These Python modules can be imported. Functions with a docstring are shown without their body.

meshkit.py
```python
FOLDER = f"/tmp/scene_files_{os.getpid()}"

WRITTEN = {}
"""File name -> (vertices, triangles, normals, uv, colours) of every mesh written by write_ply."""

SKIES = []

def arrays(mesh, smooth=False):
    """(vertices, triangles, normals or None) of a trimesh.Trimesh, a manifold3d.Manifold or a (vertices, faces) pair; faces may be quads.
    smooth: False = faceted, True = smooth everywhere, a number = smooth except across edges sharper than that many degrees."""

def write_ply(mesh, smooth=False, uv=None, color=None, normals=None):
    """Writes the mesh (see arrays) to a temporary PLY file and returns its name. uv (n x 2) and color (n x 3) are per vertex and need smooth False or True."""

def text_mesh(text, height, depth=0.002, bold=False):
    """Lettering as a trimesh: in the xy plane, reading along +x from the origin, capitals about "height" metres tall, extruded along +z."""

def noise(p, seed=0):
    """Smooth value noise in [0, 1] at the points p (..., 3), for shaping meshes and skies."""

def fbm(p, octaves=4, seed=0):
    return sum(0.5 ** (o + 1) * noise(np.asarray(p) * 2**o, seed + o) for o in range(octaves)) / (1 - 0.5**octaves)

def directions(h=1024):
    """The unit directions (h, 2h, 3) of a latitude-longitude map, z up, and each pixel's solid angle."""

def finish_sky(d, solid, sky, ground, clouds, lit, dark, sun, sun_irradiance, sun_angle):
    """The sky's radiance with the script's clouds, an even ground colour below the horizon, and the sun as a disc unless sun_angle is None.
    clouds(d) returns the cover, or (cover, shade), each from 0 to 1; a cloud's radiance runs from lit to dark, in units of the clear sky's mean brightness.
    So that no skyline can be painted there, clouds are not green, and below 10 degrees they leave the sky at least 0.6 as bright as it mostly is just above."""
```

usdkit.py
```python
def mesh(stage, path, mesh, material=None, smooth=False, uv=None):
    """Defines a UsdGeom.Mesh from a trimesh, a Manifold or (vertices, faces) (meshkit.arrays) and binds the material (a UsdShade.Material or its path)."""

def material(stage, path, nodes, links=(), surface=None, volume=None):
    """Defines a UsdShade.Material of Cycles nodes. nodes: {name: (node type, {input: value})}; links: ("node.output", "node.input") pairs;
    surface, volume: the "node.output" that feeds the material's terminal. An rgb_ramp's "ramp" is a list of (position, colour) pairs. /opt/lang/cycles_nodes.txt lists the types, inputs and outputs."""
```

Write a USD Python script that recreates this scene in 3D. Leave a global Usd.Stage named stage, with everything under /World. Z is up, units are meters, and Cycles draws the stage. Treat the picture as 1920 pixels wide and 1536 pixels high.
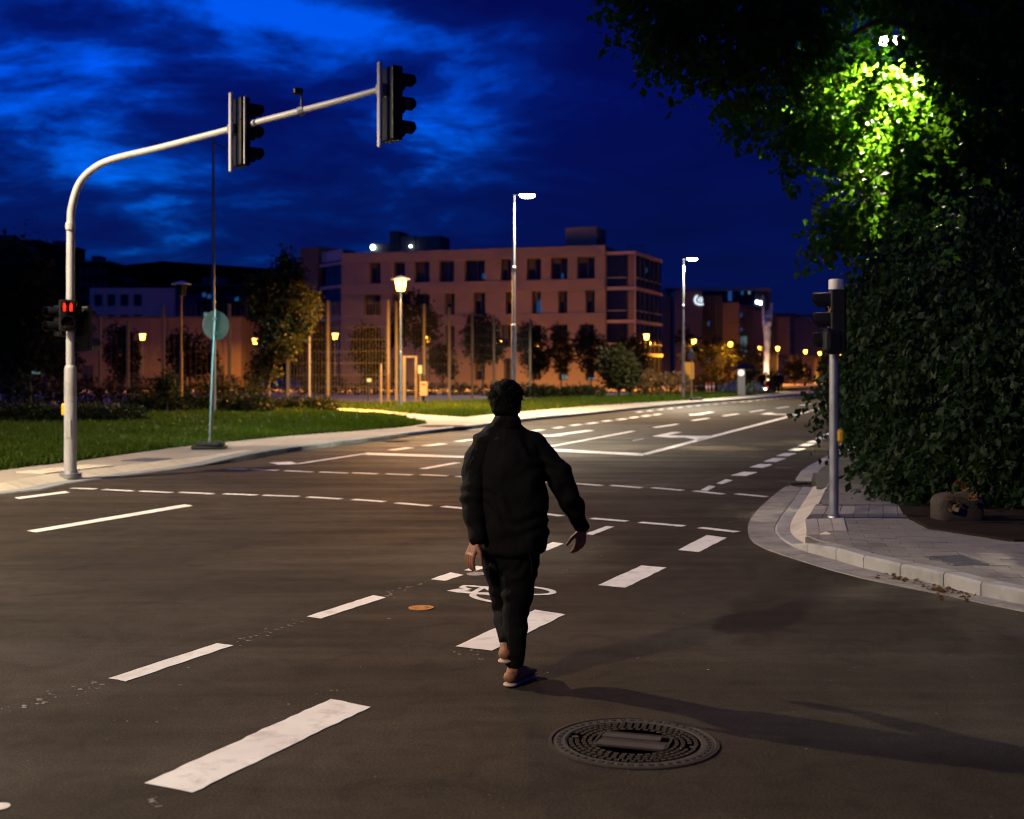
import math, random
import numpy as np, trimesh, manifold3d, usdkit, meshkit
from shapely.geometry import Polygon, LineString, Point, box as sbox
from shapely.ops import unary_union
from pxr import Usd, UsdGeom, UsdLux, UsdShade, Gf, Sdf

stage = Usd.Stage.CreateInMemory()
UsdGeom.SetStageUpAxis(stage, 'Z'); UsdGeom.SetStageMetersPerUnit(stage, 1.0)
UsdGeom.Xform.Define(stage, '/World'); UsdGeom.Scope.Define(stage, '/World/Looks')

# ---------------------------------------------------------------- camera, sky, exposure
F, H, YH = 2300.0, 1.75, 700.0            # focal length in photo pixels, eye height, horizon row
cam = UsdGeom.Camera.Define(stage, '/World/Camera')
cam.CreateProjectionAttr('perspective')
cam.CreateFocalLengthAttr(35.0)
cam.CreateHorizontalApertureAttr(35.0 * 1920 / F)
cam.CreateVerticalApertureAttr(35.0 * 1536 / F)
cam.CreateVerticalApertureOffsetAttr(-35.0 * 68 / F)
cam.CreateClippingRangeAttr((0.05, 5000.0))
cam.CreateFStopAttr(1.7); cam.CreateFocusDistanceAttr(8.5)
cam.CreateExposureAttr(0.0)
cam.AddTranslateOp().Set((0, 0, H)); cam.AddRotateXOp().Set(90.0)

LX, LY = 1.3, 2.7
SUN_EL, SUN_ROT = math.radians(2.0), math.radians(-70.0)
dome = UsdLux.DomeLight.Define(stage, '/World/sky')
dome.GetPrim().SetCustomDataByKey('kind', 'structure')
sky_mat = usdkit.material(stage, '/World/Looks/sky', {
    'sky': ('sky_texture', dict(sky_type='single_scattering', sun_disc=False, sun_elevation=SUN_EL, sun_rotation=SUN_ROT, altitude=100.0, air_density=1.0, aerosol_density=0.4, ozone_density=4.0)),
    'bw': ('rgb_to_bw', {}),
    'tc': ('texture_coordinate', {}), 'xyz': ('separate_xyz', {}),
    'zz': ('math', dict(math_type='add', value2=0.26)), 'zc': ('math', dict(math_type='maximum', value2=0.1)),
    'dx': ('math', dict(math_type='divide')), 'dy': ('math', dict(math_type='divide')), 'uv': ('combine_xyz', dict(z=0.0)),
    # the clear sky shows between broken clouds; a heavier bank of cloud lies over the right half of the sky
    'map1': ('mapping', dict(location=(LX, LY, 0.0), scale=(1.0, 1.25, 1.0))),
    'n1': ('noise_texture', dict(scale=2.7, detail=10.0, roughness=0.60, distortion=0.25)),
    'bank': ('map_range', dict(range_type='smoothstep', from_min=-0.25, from_max=0.22, to_min=0.0, to_max=0.22, clamp=True)),
    'cov': ('math', dict(math_type='add')),
    'ramp': ('rgb_ramp', dict(ramp=[(0.0, (0.0, 0.115, 1.0)), (0.40, (0.0, 0.105, 0.97)), (0.47, (0.0, 0.058, 0.58)), (0.53, (0.0005, 0.020, 0.27)), (0.60, (0.0008, 0.0085, 0.15)), (0.72, (0.0012, 0.0045, 0.105)), (1.0, (0.0012, 0.0035, 0.075))])),
    'low': ('rgb_ramp', dict(ramp=[(0.0, (1.0, 1.6, 0.7)), (0.10, (1.0, 1.4, 0.8)), (0.22, (1.0, 1.0, 1.0)), (1.0, (1.0, 1.0, 1.0))])),
    'tint': ('mix', dict(mix_type='multiply', fac=1.0)),
    'gain': ('mix', dict(mix_type='multiply', fac=1.0)), 'pw': ('math', dict(math_type='power', value2=0.3)),
    'hz': ('map_range', dict(range_type='smoothstep', from_min=0.02, from_max=0.27, to_min=0.185, to_max=0.012, clamp=True)), 'cov2': ('math', dict(math_type='add')),
    'amp': ('mix', dict(mix_type='multiply', fac=1.0, color2=(12.5, 12.5, 12.5))),
    'bg': ('background_shader', dict(strength=0.085)),
}, [('sky.color', 'bw.color'), ('tc.generated', 'xyz.vector'), ('xyz.z', 'zz.value1'), ('zz.value', 'zc.value1'),
    ('xyz.x', 'dx.value1'), ('zc.value', 'dx.value2'), ('xyz.y', 'dy.value1'), ('zc.value', 'dy.value2'),
    ('dx.value', 'uv.x'), ('dy.value', 'uv.y'), ('uv.vector', 'map1.vector'), ('map1.vector', 'n1.vector'),
    ('dx.value', 'bank.value'), ('n1.fac', 'cov.value1'), ('bank.result', 'cov.value2'), ('xyz.z', 'hz.value'), ('cov.value', 'cov2.value1'), ('hz.result', 'cov2.value2'), ('cov2.value', 'ramp.fac'),
    ('xyz.z', 'low.fac'), ('ramp.color', 'tint.color1'), ('low.color', 'tint.color2'),
    ('tint.color', 'gain.color1'), ('bw.val', 'pw.value1'), ('pw.value', 'gain.color2'), ('gain.color', 'amp.color1'), ('amp.color', 'bg.color')],
    surface='bg.background')
UsdShade.MaterialBindingAPI.Apply(dome.GetPrim()).Bind(sky_mat)

LED, WARM_LED = (1.0, 0.86, 0.62), (1.0, 0.80, 0.49)          # street lamp colour in this white balance
SODIUM = (1.0, 0.38, 0.04)
LIGHTS = UsdGeom.Scope.Define(stage, '/World/Lights')
_nl = [0]


def disk_light(pos, radius, intensity, color):
    _nl[0] += 1
    l = UsdLux.DiskLight.Define(stage, f'/World/Lights/lamp_light_{_nl[0]:03d}')
    l.CreateRadiusAttr(radius); l.CreateIntensityAttr(intensity); l.CreateColorAttr(Gf.Vec3f(*color)); l.CreateNormalizeAttr(True)
    l.AddTranslateOp().Set(tuple(map(float, pos)))
    return l


def sphere_light(pos, radius, intensity, color, cone=None):
    _nl[0] += 1
    l = UsdLux.SphereLight.Define(stage, f'/World/Lights/lamp_light_{_nl[0]:03d}')
    if cone:                                            # a cut-off luminaire: no light near the horizontal
        s = UsdLux.ShapingAPI.Apply(l.GetPrim()); s.CreateShapingConeAngleAttr(cone); s.CreateShapingConeSoftnessAttr(0.25)
    l.CreateRadiusAttr(radius); l.CreateIntensityAttr(intensity); l.CreateColorAttr(Gf.Vec3f(*color)); l.CreateNormalizeAttr(True)
    l.AddTranslateOp().Set(tuple(map(float, pos)))
    return l


# ---------------------------------------------------------------- helpers
def at(px, py, z=0.0):
    """The point at height z that the photo shows at pixel (px, py)."""
    y = (H - z) * F / (py - YH)
    return np.array([(px - 960) / F * y, y, z])


def on(px, py, y):
    """The point at depth y that the photo shows at pixel (px, py)."""
    return np.array([(px - 960) / F * y, y, H - (py - YH) / F * y])


class MB:
    """Collects shapes; becomes one mesh."""
    def __init__(self): self.v, self.f, self.n = [], [], 0

    def add(self, v, f):
        v = np.asarray(v, float); f = np.asarray(f, int)
        if f.shape[1] == 4: f = np.vstack([f[:, [0, 1, 2]], f[:, [0, 2, 3]]])
        self.v.append(v); self.f.append(f + self.n); self.n += len(v); return self

    def tm(self, m): return self.add(m.vertices, m.faces)

    def box(self, c, s, rz=0.0, ch=0.0):
        s = np.asarray(s, float) / 2
        if ch > 0:
            ch = min(ch, s.min() * 0.9); pts = []
            for sx in (-1, 1):
                for sy in (-1, 1):
                    for sz in (-1, 1):
                        for k in range(3):
                            q = s.copy(); 
                            for j in range(3):
                                if j != k: q[j] -= ch
                            pts.append(q * (sx, sy, sz))
            m = trimesh.convex.convex_hull(np.array(pts)); v, f = np.array(m.vertices), np.array(m.faces)
        else:
            v = np.array([[x, y, z] for x in (-1, 1) for y in (-1, 1) for z in (-1, 1)]) * s
            f = np.array([[0, 1, 3, 2], [4, 6, 7, 5], [0, 4, 5, 1], [2, 3, 7, 6], [0, 2, 6, 4], [1, 5, 7, 3]])
        if rz:
            c_, s_ = math.cos(rz), math.sin(rz); v = v @ np.array([[c_, s_, 0], [-s_, c_, 0], [0, 0, 1]])
        return self.add(v + np.asarray(c, float), f)

    def tube(self, pts, r, n=8, cap=True):
        pts = np.asarray(pts, float); r = np.broadcast_to(np.asarray(r, float), len(pts))
        t = np.gradient(pts, axis=0); t /= np.linalg.norm(t, axis=1, keepdims=True) + 1e-12
        up = np.array([0, 0, 1.0]) if abs(t[0][2]) < 0.9 else np.array([1.0, 0, 0])
        a = np.cross(up, t[0]); a /= np.linalg.norm(a); rings = []
        ang = np.arange(n) / n * 2 * np.pi
        for p, d, rr in zip(pts, t, r):
            a = a - d * (a @ d); a /= np.linalg.norm(a) + 1e-12; b = np.cross(d, a)
            rings.append(p + rr * (np.cos(ang)[:, None] * a + np.sin(ang)[:, None] * b))
        v = np.vstack(rings); f = []
        for i in range(len(pts) - 1):
            for k in range(n):
                k2 = (k + 1) % n; f.append([i * n + k, i * n + k2, (i + 1) * n + k2, (i + 1) * n + k])
        f = np.array(f); f = np.vstack([f[:, [0, 1, 2]], f[:, [0, 2, 3]]])
        if cap:
            m0, m1 = len(v), len(v) + 1; v = np.vstack([v, pts[0], pts[-1]]); e = (len(pts) - 1) * n
            f = np.vstack([f, [[(k + 1) % n, k, m0] for k in range(n)], [[e + k, e + (k + 1) % n, m1] for k in range(n)]])
        return self.add(v, f)

    def lathe(self, prof, n=24, c=(0, 0, 0)):
        """prof: (radius, z) from bottom to top, closed with fans."""
        ang = np.arange(n) / n * 2 * np.pi; v = []; f = []
        for r, z in prof: v += [[r * math.cos(a), r * math.sin(a), z] for a in ang]
        for i in range(len(prof) - 1):
            for k in range(n):
                k2 = (k + 1) % n; f += [[i * n + k, i * n + k2, (i + 1) * n + k2], [i * n + k, (i + 1) * n + k2, (i + 1) * n + k]]
        b = len(v); v += [[0, 0, prof[0][1]], [0, 0, prof[-1][1]]]; e = (len(prof) - 1) * n
        for k in range(n): f += [[(k + 1) % n, k, b], [e + k, e + (k + 1) % n, b + 1]]
        return self.add(np.array(v) + np.asarray(c, float), f)

    def prism(self, poly, z0, z1):
        poly = poly if hasattr(poly, 'geom_type') else Polygon([tuple(p[:2]) for p in poly])
        if not poly.is_valid: poly = poly.buffer(0)
        for g in getattr(poly, 'geoms', [poly]):
            if g.geom_type == 'Polygon' and g.area > 1e-7:
                m = trimesh.creation.extrude_polygon(g, z1 - z0, engine='earcut')
                self.add(m.vertices + [0, 0, z0], m.faces)
        return self

    def sheet(self, poly, z):
        poly = poly if hasattr(poly, 'geom_type') else Polygon([tuple(p[:2]) for p in poly])
        if not poly.is_valid: poly = poly.buffer(0)
        for g in getattr(poly, 'geoms', [poly]):
            if g.geom_type == 'Polygon' and g.area > 1e-7:
                v, f = trimesh.creation.triangulate_polygon(g, engine='earcut')
                f = np.asarray(f); a, b, c = v[f[:, 0]], v[f[:, 1]], v[f[:, 2]]
                cr = (b - a)[:, 0] * (c - a)[:, 1] - (b - a)[:, 1] * (c - a)[:, 0]
                f[cr < 0] = f[cr < 0][:, ::-1]
                self.add(np.column_stack([v, np.full(len(v), z)]), f)
        return self

    def move(self, M):
        M = np.asarray(M, float); self.v = [v @ M[:3, :3].T + M[:3, 3] for v in self.v]; return self

    def mesh(self): return np.vstack(self.v), np.vstack(self.f)


def rotz(a, t=(0, 0, 0)):
    M = np.eye(4); M[:2, :2] = [[math.cos(a), -math.sin(a)], [math.sin(a), math.cos(a)]]; M[:3, 3] = t; return M


used = {}


def fresh(parent, name):
    k = f'{parent}/{name}'; n = used.get(k, -1) + 1; used[k] = n
    return k if n == 0 else f'{k}_{n:03d}'


def path_of(o): return '/World' if o is None else (o if isinstance(o, str) else str(o.GetPath()))


def put(p, label=None, cat=None, group=None, kind=None):
    for k, v in (('label', label), ('category', cat), ('group', group), ('kind', kind)):
        if v: p.SetCustomDataByKey(k, v)
    return p


def obj(name, mesh, mat, parent=None, smooth=False, label=None, cat=None, group=None, kind=None):
    mesh = mesh.mesh() if isinstance(mesh, MB) else mesh
    m = usdkit.mesh(stage, fresh(path_of(parent), name), mesh, M[mat] if isinstance(mat, str) else mat, smooth=smooth)
    return put(m.GetPrim(), label, cat, group, kind)


def thing(name, label=None, cat=None, group=None, loc=(0, 0, 0), rz=0.0, kind=None):
    x = UsdGeom.Xform.Define(stage, fresh('/World', name))
    x.AddTranslateOp().Set(tuple(map(float, loc))); x.AddRotateZOp().Set(math.degrees(rz))
    return put(x.GetPrim(), label, cat, group, kind)


def copy(root, label, loc, rz=0.0, group=None, scale=1.0):
    base = root.GetName().rstrip('0123456789').rstrip('_')
    x = UsdGeom.Xform.Define(stage, fresh('/World', base))
    x.AddTranslateOp().Set(tuple(map(float, loc))); x.AddRotateZOp().Set(math.degrees(rz))
    if scale != 1.0: x.AddScaleOp().Set((scale,) * 3)
    p = x.GetPrim(); p.GetReferences().AddInternalReference(root.GetPath()); p.SetInstanceable(True)
    return put(p, label, root.GetCustomDataByKey('category'), group or root.GetCustomDataByKey('group'))


# ---------------------------------------------------------------- materials
M = {}


def mat(name, col, rough=0.6, var=0.12, scale=3.0, bump=0.0, bscale=60.0, metal=0.0, spec=0.5, island=0.0, coat=0.0, dirt=None, obj_space=False, emit=None):
    c = np.array(col, float); lo, hi = c * (1 - var), np.minimum(c * (1 + var), 0.95)
    n = {'g': ('geometry', {}), 'tc': ('texture_coordinate', {}),
         'n1': ('noise_texture', dict(scale=scale, detail=6.0, roughness=0.6)),
         'r': ('rgb_ramp', dict(ramp=[(0.25, lo), (0.75, hi)])),
         'rr': ('map_range', dict(from_min=0.3, from_max=0.7, to_min=max(0.02, rough - 0.1), to_max=min(1, rough + 0.1), clamp=True)),
         'p': ('principled_bsdf', dict(metallic=metal, specular_ior_level=spec, coat_weight=coat))}
    src = 'tc.object' if obj_space else 'g.position'
    l = [(src, 'n1.vector'), ('n1.fac', 'r.fac'), ('n1.fac', 'rr.value'), ('rr.result', 'p.roughness')]
    out = 'r.color'
    if dirt:
        dc, ds, t0, t1 = dirt
        n['n3'] = ('noise_texture', dict(scale=ds, detail=7.0, roughness=0.65)); n['dr'] = ('rgb_ramp', dict(ramp=[(t0, (0,) * 3), (t1, (1,) * 3)])); n['dm'] = ('mix', dict(color2=dc))
        l += [(src, 'n3.vector'), ('n3.fac', 'dr.fac'), ('dr.color', 'dm.fac'), (out, 'dm.color1')]; out = 'dm.color'
    if island:
        n['im'] = ('map_range', dict(from_min=0, from_max=1, to_min=1 - island, to_max=1 + island)); n['iv'] = ('mix', dict(mix_type='multiply', fac=1.0)); n['ic'] = ('combine_xyz', {})
        l += [('g.random_per_island', 'im.value'), ('im.result', 'ic.x'), ('im.result', 'ic.y'), ('im.result', 'ic.z'), (out, 'iv.color1'), ('ic.vector', 'iv.color2')]; out = 'iv.color'
    if bump:
        n['n2'] = ('noise_texture', dict(scale=bscale, detail=4.0, roughness=0.6)); n['b'] = ('bump', dict(strength=min(1, bump), distance=0.01))
        l += [(src, 'n2.vector'), ('n2.fac', 'b.height'), ('b.normal', 'p.normal')]
    l.append((out, 'p.base_color'))
    if emit:
        n['p'][1].update(emission_color=emit[0], emission_strength=emit[1])
    M[name] = usdkit.material(stage, f'/World/Looks/{name}', n, l, surface='p.BSDF'); return name


def glow(name, col, strength):
    M[name] = usdkit.material(stage, f'/World/Looks/{name}', {'e': ('emission', dict(color=col, strength=strength))}, surface='e.emission'); return name


def leafmat(name, col, trans=0.4, var=0.35, rough=0.5, spec=0.3):
    c = np.array(col)
    ramp = [(0, c * (1 - var)), (0.45, c), (0.8, c * (1 + var)), (1, c * (1 + var) * np.array([1.35, 1.05, 0.8]))]
    M[name] = usdkit.material(stage, f'/World/Looks/{name}', {
        'g': ('geometry', {}), 'r': ('rgb_ramp', dict(ramp=ramp)),
        'p': ('principled_bsdf', dict(roughness=rough, specular_ior_level=spec)),
        't': ('translucent_bsdf', {}), 'tm': ('mix', dict(mix_type='multiply', fac=1.0, color2=(1.8, 2.1, 0.6))),
        'm': ('mix_closure', dict(fac=trans))},
        [('g.random_per_island', 'r.fac'), ('r.color', 'p.base_color'), ('r.color', 'tm.color1'), ('tm.color', 't.color'), ('p.BSDF', 'm.closure1'), ('t.BSDF', 'm.closure2')], surface='m.closure')
    return name


# asphalt: grey aggregate, old tyre-polished streaks, small light grit
M['asphalt'] = usdkit.material(stage, '/World/Looks/asphalt', {
    'g': ('geometry', {}),
    'fine': ('noise_texture', dict(scale=75.0, detail=4.0, roughness=0.8)),
    'fr': ('rgb_ramp', dict(ramp=[(0.3, (0.35,) * 3), (0.55, (0.95,) * 3), (0.72, (2.2,) * 3)])),
    'big': ('noise_texture', dict(scale=0.35, detail=5.0, roughness=0.6, distortion=0.6)),
    'br': ('rgb_ramp', dict(ramp=[(0.3, (0.0365, 0.0290, 0.0200)), (0.5, (0.0490, 0.0395, 0.0275)), (0.7, (0.065, 0.0525, 0.0375))])),
    'ms': ('mapping', dict(rotation=(0, 0, math.radians(-8)), scale=(0.22, 1.5, 1.0))),
    'st': ('noise_texture', dict(scale=1.0, detail=5.0, roughness=0.55, distortion=0.4)),
    'sr': ('map_range', dict(from_min=0.38, from_max=0.66, to_min=0.8, to_max=0.62, clamp=True)),
    'sc': ('rgb_ramp', dict(ramp=[(0.35, (0.88,) * 3), (0.65, (1.14,) * 3)])),
    'mid': ('noise_texture', dict(scale=3.2, detail=6.0, roughness=0.62, distortion=1.2)), 'midr': ('rgb_ramp', dict(ramp=[(0.32, (0.74,) * 3), (0.48, (1.0,) * 3), (0.68, (1.18,) * 3)])), 'm3': ('mix', dict(mix_type='multiply', fac=1.0)),
    'm1': ('mix', dict(mix_type='multiply', fac=1.0)), 'm2': ('mix', dict(mix_type='multiply', fac=1.0)),
    'vor': ('voronoi_texture', dict(scale=6.0)), 'vr': ('rgb_ramp', dict(ramp=[(0.0, (1,) * 3), (0.022, (1,) * 3), (0.035, (0,) * 3), (1, (0,) * 3)])),
    'grit': ('mix', dict(color2=(0.20, 0.17, 0.12))),
    'b': ('bump', dict(strength=0.6, distance=0.008)),
    'p': ('principled_bsdf', dict(specular_ior_level=0.06))},
    [('g.position', 'fine.vector'), ('fine.fac', 'fr.fac'), ('g.position', 'big.vector'), ('big.fac', 'br.fac'), ('g.position', 'ms.vector'), ('ms.vector', 'st.vector'),
     ('st.fac', 'sr.value'), ('sr.result', 'p.roughness'), ('st.fac', 'sc.fac'), ('g.position', 'mid.vector'), ('mid.fac', 'midr.fac'), ('br.color', 'm3.color1'), ('midr.color', 'm3.color2'), ('m3.color', 'm1.color1'), ('fr.color', 'm1.color2'), ('m1.color', 'm2.color1'), ('sc.color', 'm2.color2'),
     ('g.position', 'vor.vector'), ('vor.distance', 'vr.fac'), ('vr.color', 'grit.fac'), ('m2.color', 'grit.color1'), ('grit.color', 'p.base_color'), ('fine.fac', 'b.height'), ('b.normal', 'p.normal')], surface='p.BSDF')
mat('road_paint', (0.78, 0.75, 0.70), 0.55, 0.10, 2.5, 0.35, 180, dirt=((0.44, 0.40, 0.34), 7.0, 0.50, 0.80))
mat('worn_paint', (0.26, 0.24, 0.21), 0.6, 0.25, 14.0, 0.4, 180, dirt=((0.07, 0.065, 0.06), 22.0, 0.46, 0.62))
mat('kerb_stone', (0.34, 0.33, 0.31), 0.75, 0.16, 5.0, 0.5, 120, island=0.1, dirt=((0.16, 0.15, 0.13), 3.0, 0.5, 0.8))
mat('blue_kerb_stone', (0.24, 0.26, 0.27), 0.75, 0.16, 5.0, 0.5, 120, dirt=((0.15, 0.15, 0.14), 3.0, 0.5, 0.8))
mat('gutter_stone', (0.27, 0.25, 0.22), 0.8, 0.2, 6.0, 0.6, 90, dirt=((0.09, 0.085, 0.06), 2.2, 0.45, 0.75))
mat('paver', (0.185, 0.168, 0.145), 0.8, 0.15, 4.0, 0.5, 110, dirt=((0.09, 0.083, 0.07), 1.6, 0.5, 0.8))
mat('paver_warm', (0.30, 0.27, 0.235), 0.8, 0.15, 4.0, 0.5, 110, dirt=((0.16, 0.145, 0.12), 1.8, 0.5, 0.8))
mat('pale_slab', (0.50, 0.45, 0.37), 0.8, 0.12, 4.0, 0.4, 110, dirt=((0.25, 0.22, 0.18), 2.0, 0.5, 0.8))
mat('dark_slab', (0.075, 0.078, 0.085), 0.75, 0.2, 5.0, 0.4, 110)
mat('path_surface', (0.30, 0.26, 0.21), 0.9, 0.12, 1.2, 0.4, 70, dirt=((0.2, 0.17, 0.12), 0.5, 0.5, 0.8))
mat('old_asphalt', (0.12, 0.125, 0.09), 0.9, 0.25, 0.9, 0.5, 80, dirt=((0.06, 0.065, 0.035), 0.8, 0.45, 0.7))
mat('soil', (0.022, 0.016, 0.011), 0.95, 0.35, 2.0, 0.8, 30, spec=0.05)
mat('lawn_soil', (0.028, 0.052, 0.006), 0.95, 0.35, 0.9, 0.9, 35, dirt=((0.05, 0.058, 0.01), 0.5, 0.5, 0.8))
mat('joint', (0.07, 0.065, 0.055), 0.95, 0.2, 8.0)
mat('galv_steel', (0.30, 0.31, 0.33), 0.42, 0.12, 5.0, 0.12, 60, metal=0.75, dirt=((0.24, 0.24, 0.24), 4.0, 0.5, 0.8))
mat('white_pole_paint', (0.36, 0.36, 0.38), 0.45, 0.08, 6.0, 0.08, 40, dirt=((0.18, 0.175, 0.17), 3.0, 0.55, 0.8))
mat('grey_pole_paint', (0.11, 0.115, 0.125), 0.45, 0.12, 5.0, 0.08, 40)
mat('dark_pole_paint', (0.07, 0.065, 0.06), 0.5, 0.15, 5.0)
mat('tan_or_lamplit_paint', (0.12, 0.10, 0.065), 0.55, 0.15, 3.0)  # plain tan post; on the fence the tan stands for lamplight
mat('black_plastic', (0.006, 0.006, 0.0065), 0.5, 0.2, 9.0, 0.05, 60, spec=0.2)
mat('rubber', (0.02, 0.02, 0.021), 0.8, 0.3, 8.0, 0.4, 60)
mat('lens_dark', (0.02, 0.006, 0.006), 0.15, 0.1, 9.0)
mat('yellow_plastic', (0.75, 0.42, 0.02), 0.4, 0.08, 9.0)
mat('cap_white', (0.6, 0.57, 0.52), 0.5, 0.08, 6.0)
mat('cast_iron', (0.036, 0.028, 0.021), 0.7, 0.3, 18.0, 0.4, 120, spec=0.15, dirt=((0.032, 0.020, 0.013), 9.0, 0.5, 0.75))
mat('manhole_concrete', (0.034, 0.027, 0.021), 0.8, 0.2, 14.0, 0.5, 140)
mat('rust_paint', (0.45, 0.19, 0.03), 0.6, 0.25, 30.0, 0.3, 120)
mat('pink_paint', (0.34, 0.27, 0.27), 0.6, 0.25, 30.0, 0.3, 120)
mat('sandstone', (0.235, 0.185, 0.138), 0.85, 0.10, 0.6, 0.3, 12, dirt=((0.16, 0.128, 0.098), 0.25, 0.5, 0.8))
mat('plaster_pink', (0.18, 0.125, 0.088), 0.9, 0.12, 0.5, 0.2, 10, dirt=((0.13, 0.088, 0.062), 0.3, 0.5, 0.8))
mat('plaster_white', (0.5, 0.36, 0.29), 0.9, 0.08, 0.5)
mat('dark_cladding', (0.07, 0.062, 0.06), 0.6, 0.2, 1.0)
mat('dark_frame', (0.035, 0.033, 0.033), 0.5, 0.2, 3.0)
mat('slab_edge', (0.36, 0.28, 0.22), 0.7, 0.1, 1.0)
mat('brick_dark', (0.022, 0.016, 0.012), 0.85, 0.2, 1.0, spec=0.05)
mat('hill', (0.002, 0.002, 0.0017), 0.95, 0.3, 0.05, spec=0.0)
mat('sign_back', (0.13, 0.15, 0.15), 0.5, 0.1, 5.0, metal=0.3, dirt=((0.08, 0.09, 0.09), 6.0, 0.5, 0.8))
mat('bark', (0.035, 0.027, 0.02), 0.9, 0.35, 6.0, 0.9, 30)
mat('boulder', (0.036, 0.026, 0.018), 0.9, 0.3, 5.0, 0.9, 30)
mat('box_beige', (0.14, 0.10, 0.07), 0.6, 0.1, 4.0)
mat('sculpture', (0.62, 0.52, 0.44), 0.8, 0.15, 1.5, 0.6, 8)
mat('bike_blue', (0.02, 0.05, 0.20), 0.4, 0.1, 4.0)
mat('bike_green', (0.03, 0.15, 0.08), 0.4, 0.1, 4.0)
mat('stele_grey', (0.075, 0.075, 0.082), 0.5, 0.1, 4.0)
mat('white_disc', (0.75, 0.74, 0.75), 0.5, 0.05, 4.0)
mat('red_band', (0.5, 0.05, 0.03), 0.5, 0.1, 4.0)
mat('canvas_dark', (0.03, 0.022, 0.018), 0.9, 0.2, 3.0)
mat('jacket', (0.0035, 0.0032, 0.003), 0.85, 0.35, 12.0, 0.5, 45, spec=0.12)
mat('trousers', (0.0032, 0.003, 0.0028), 0.9, 0.3, 14.0, 0.5, 90, spec=0.12)
mat('skin', (0.26, 0.11, 0.058), 0.5, 0.1, 20.0, 0.15, 160)
mat('hair', (0.0025, 0.002, 0.0018), 0.8, 0.3, 60.0, 0.5, 90, spec=0.08)
mat('shoe_upper', (0.22, 0.09, 0.035), 0.7, 0.3, 30.0, 0.4, 120)
mat('shoe_sole', (0.40, 0.30, 0.20), 0.7, 0.15, 30.0)
M['window_glass'] = usdkit.material(stage, '/World/Looks/window_glass', {
    'g': ('geometry', {}), 'r': ('rgb_ramp', dict(ramp=[(0, (0.010, 0.010, 0.012)), (1, (0.03, 0.028, 0.03))])),
    'p': ('principled_bsdf', dict(roughness=0.08, specular_ior_level=0.6))}, [('g.random_per_island', 'r.fac'), ('r.color', 'p.base_color')], surface='p.BSDF')
glow('lamp_lens', (1.0, 0.90, 0.76), 60.0)
glow('sodium_glass', (1.0, 0.50, 0.09), 45.0)
glow('far_sodium_glass', (1.0, 0.46, 0.07), 60.0)
glow('red_figure', (1.0, 0.02, 0.01), 3.0)
glow('green_lens', (0.02, 1.0, 0.95), 3800.0)
glow('blue_screen', (0.06, 0.30, 1.0), 0.16)
glow('cool_window', (0.45, 0.85, 0.95), 0.22)
glow('cool_lamp', (0.75, 0.92, 1.0), 14.0)
glow('white_sign', (0.72, 0.86, 1.0), 1.3)
glow('yellow_sign', (1.0, 0.72, 0.2), 1.3)
glow('red_light', (1.0, 0.03, 0.02), 4.0)
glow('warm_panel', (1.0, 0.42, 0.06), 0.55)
leafmat('leaf_tree', (0.036, 0.085, 0.010), 0.55, spec=0.12)
leafmat('leaf_shrub', (0.018, 0.040, 0.012), 0.3, spec=0.12)
leafmat('leaf_street', (0.03, 0.030, 0.009), 0.35, spec=0.15)
leafmat('leaf_hedge', (0.020, 0.026, 0.008), 0.25, spec=0.12)
leafmat('leaf_dry', (0.16, 0.085, 0.03), 0.3)
leafmat('grass_blade', (0.052, 0.090, 0.007), 0.3, 0.4, spec=0.1)

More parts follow.
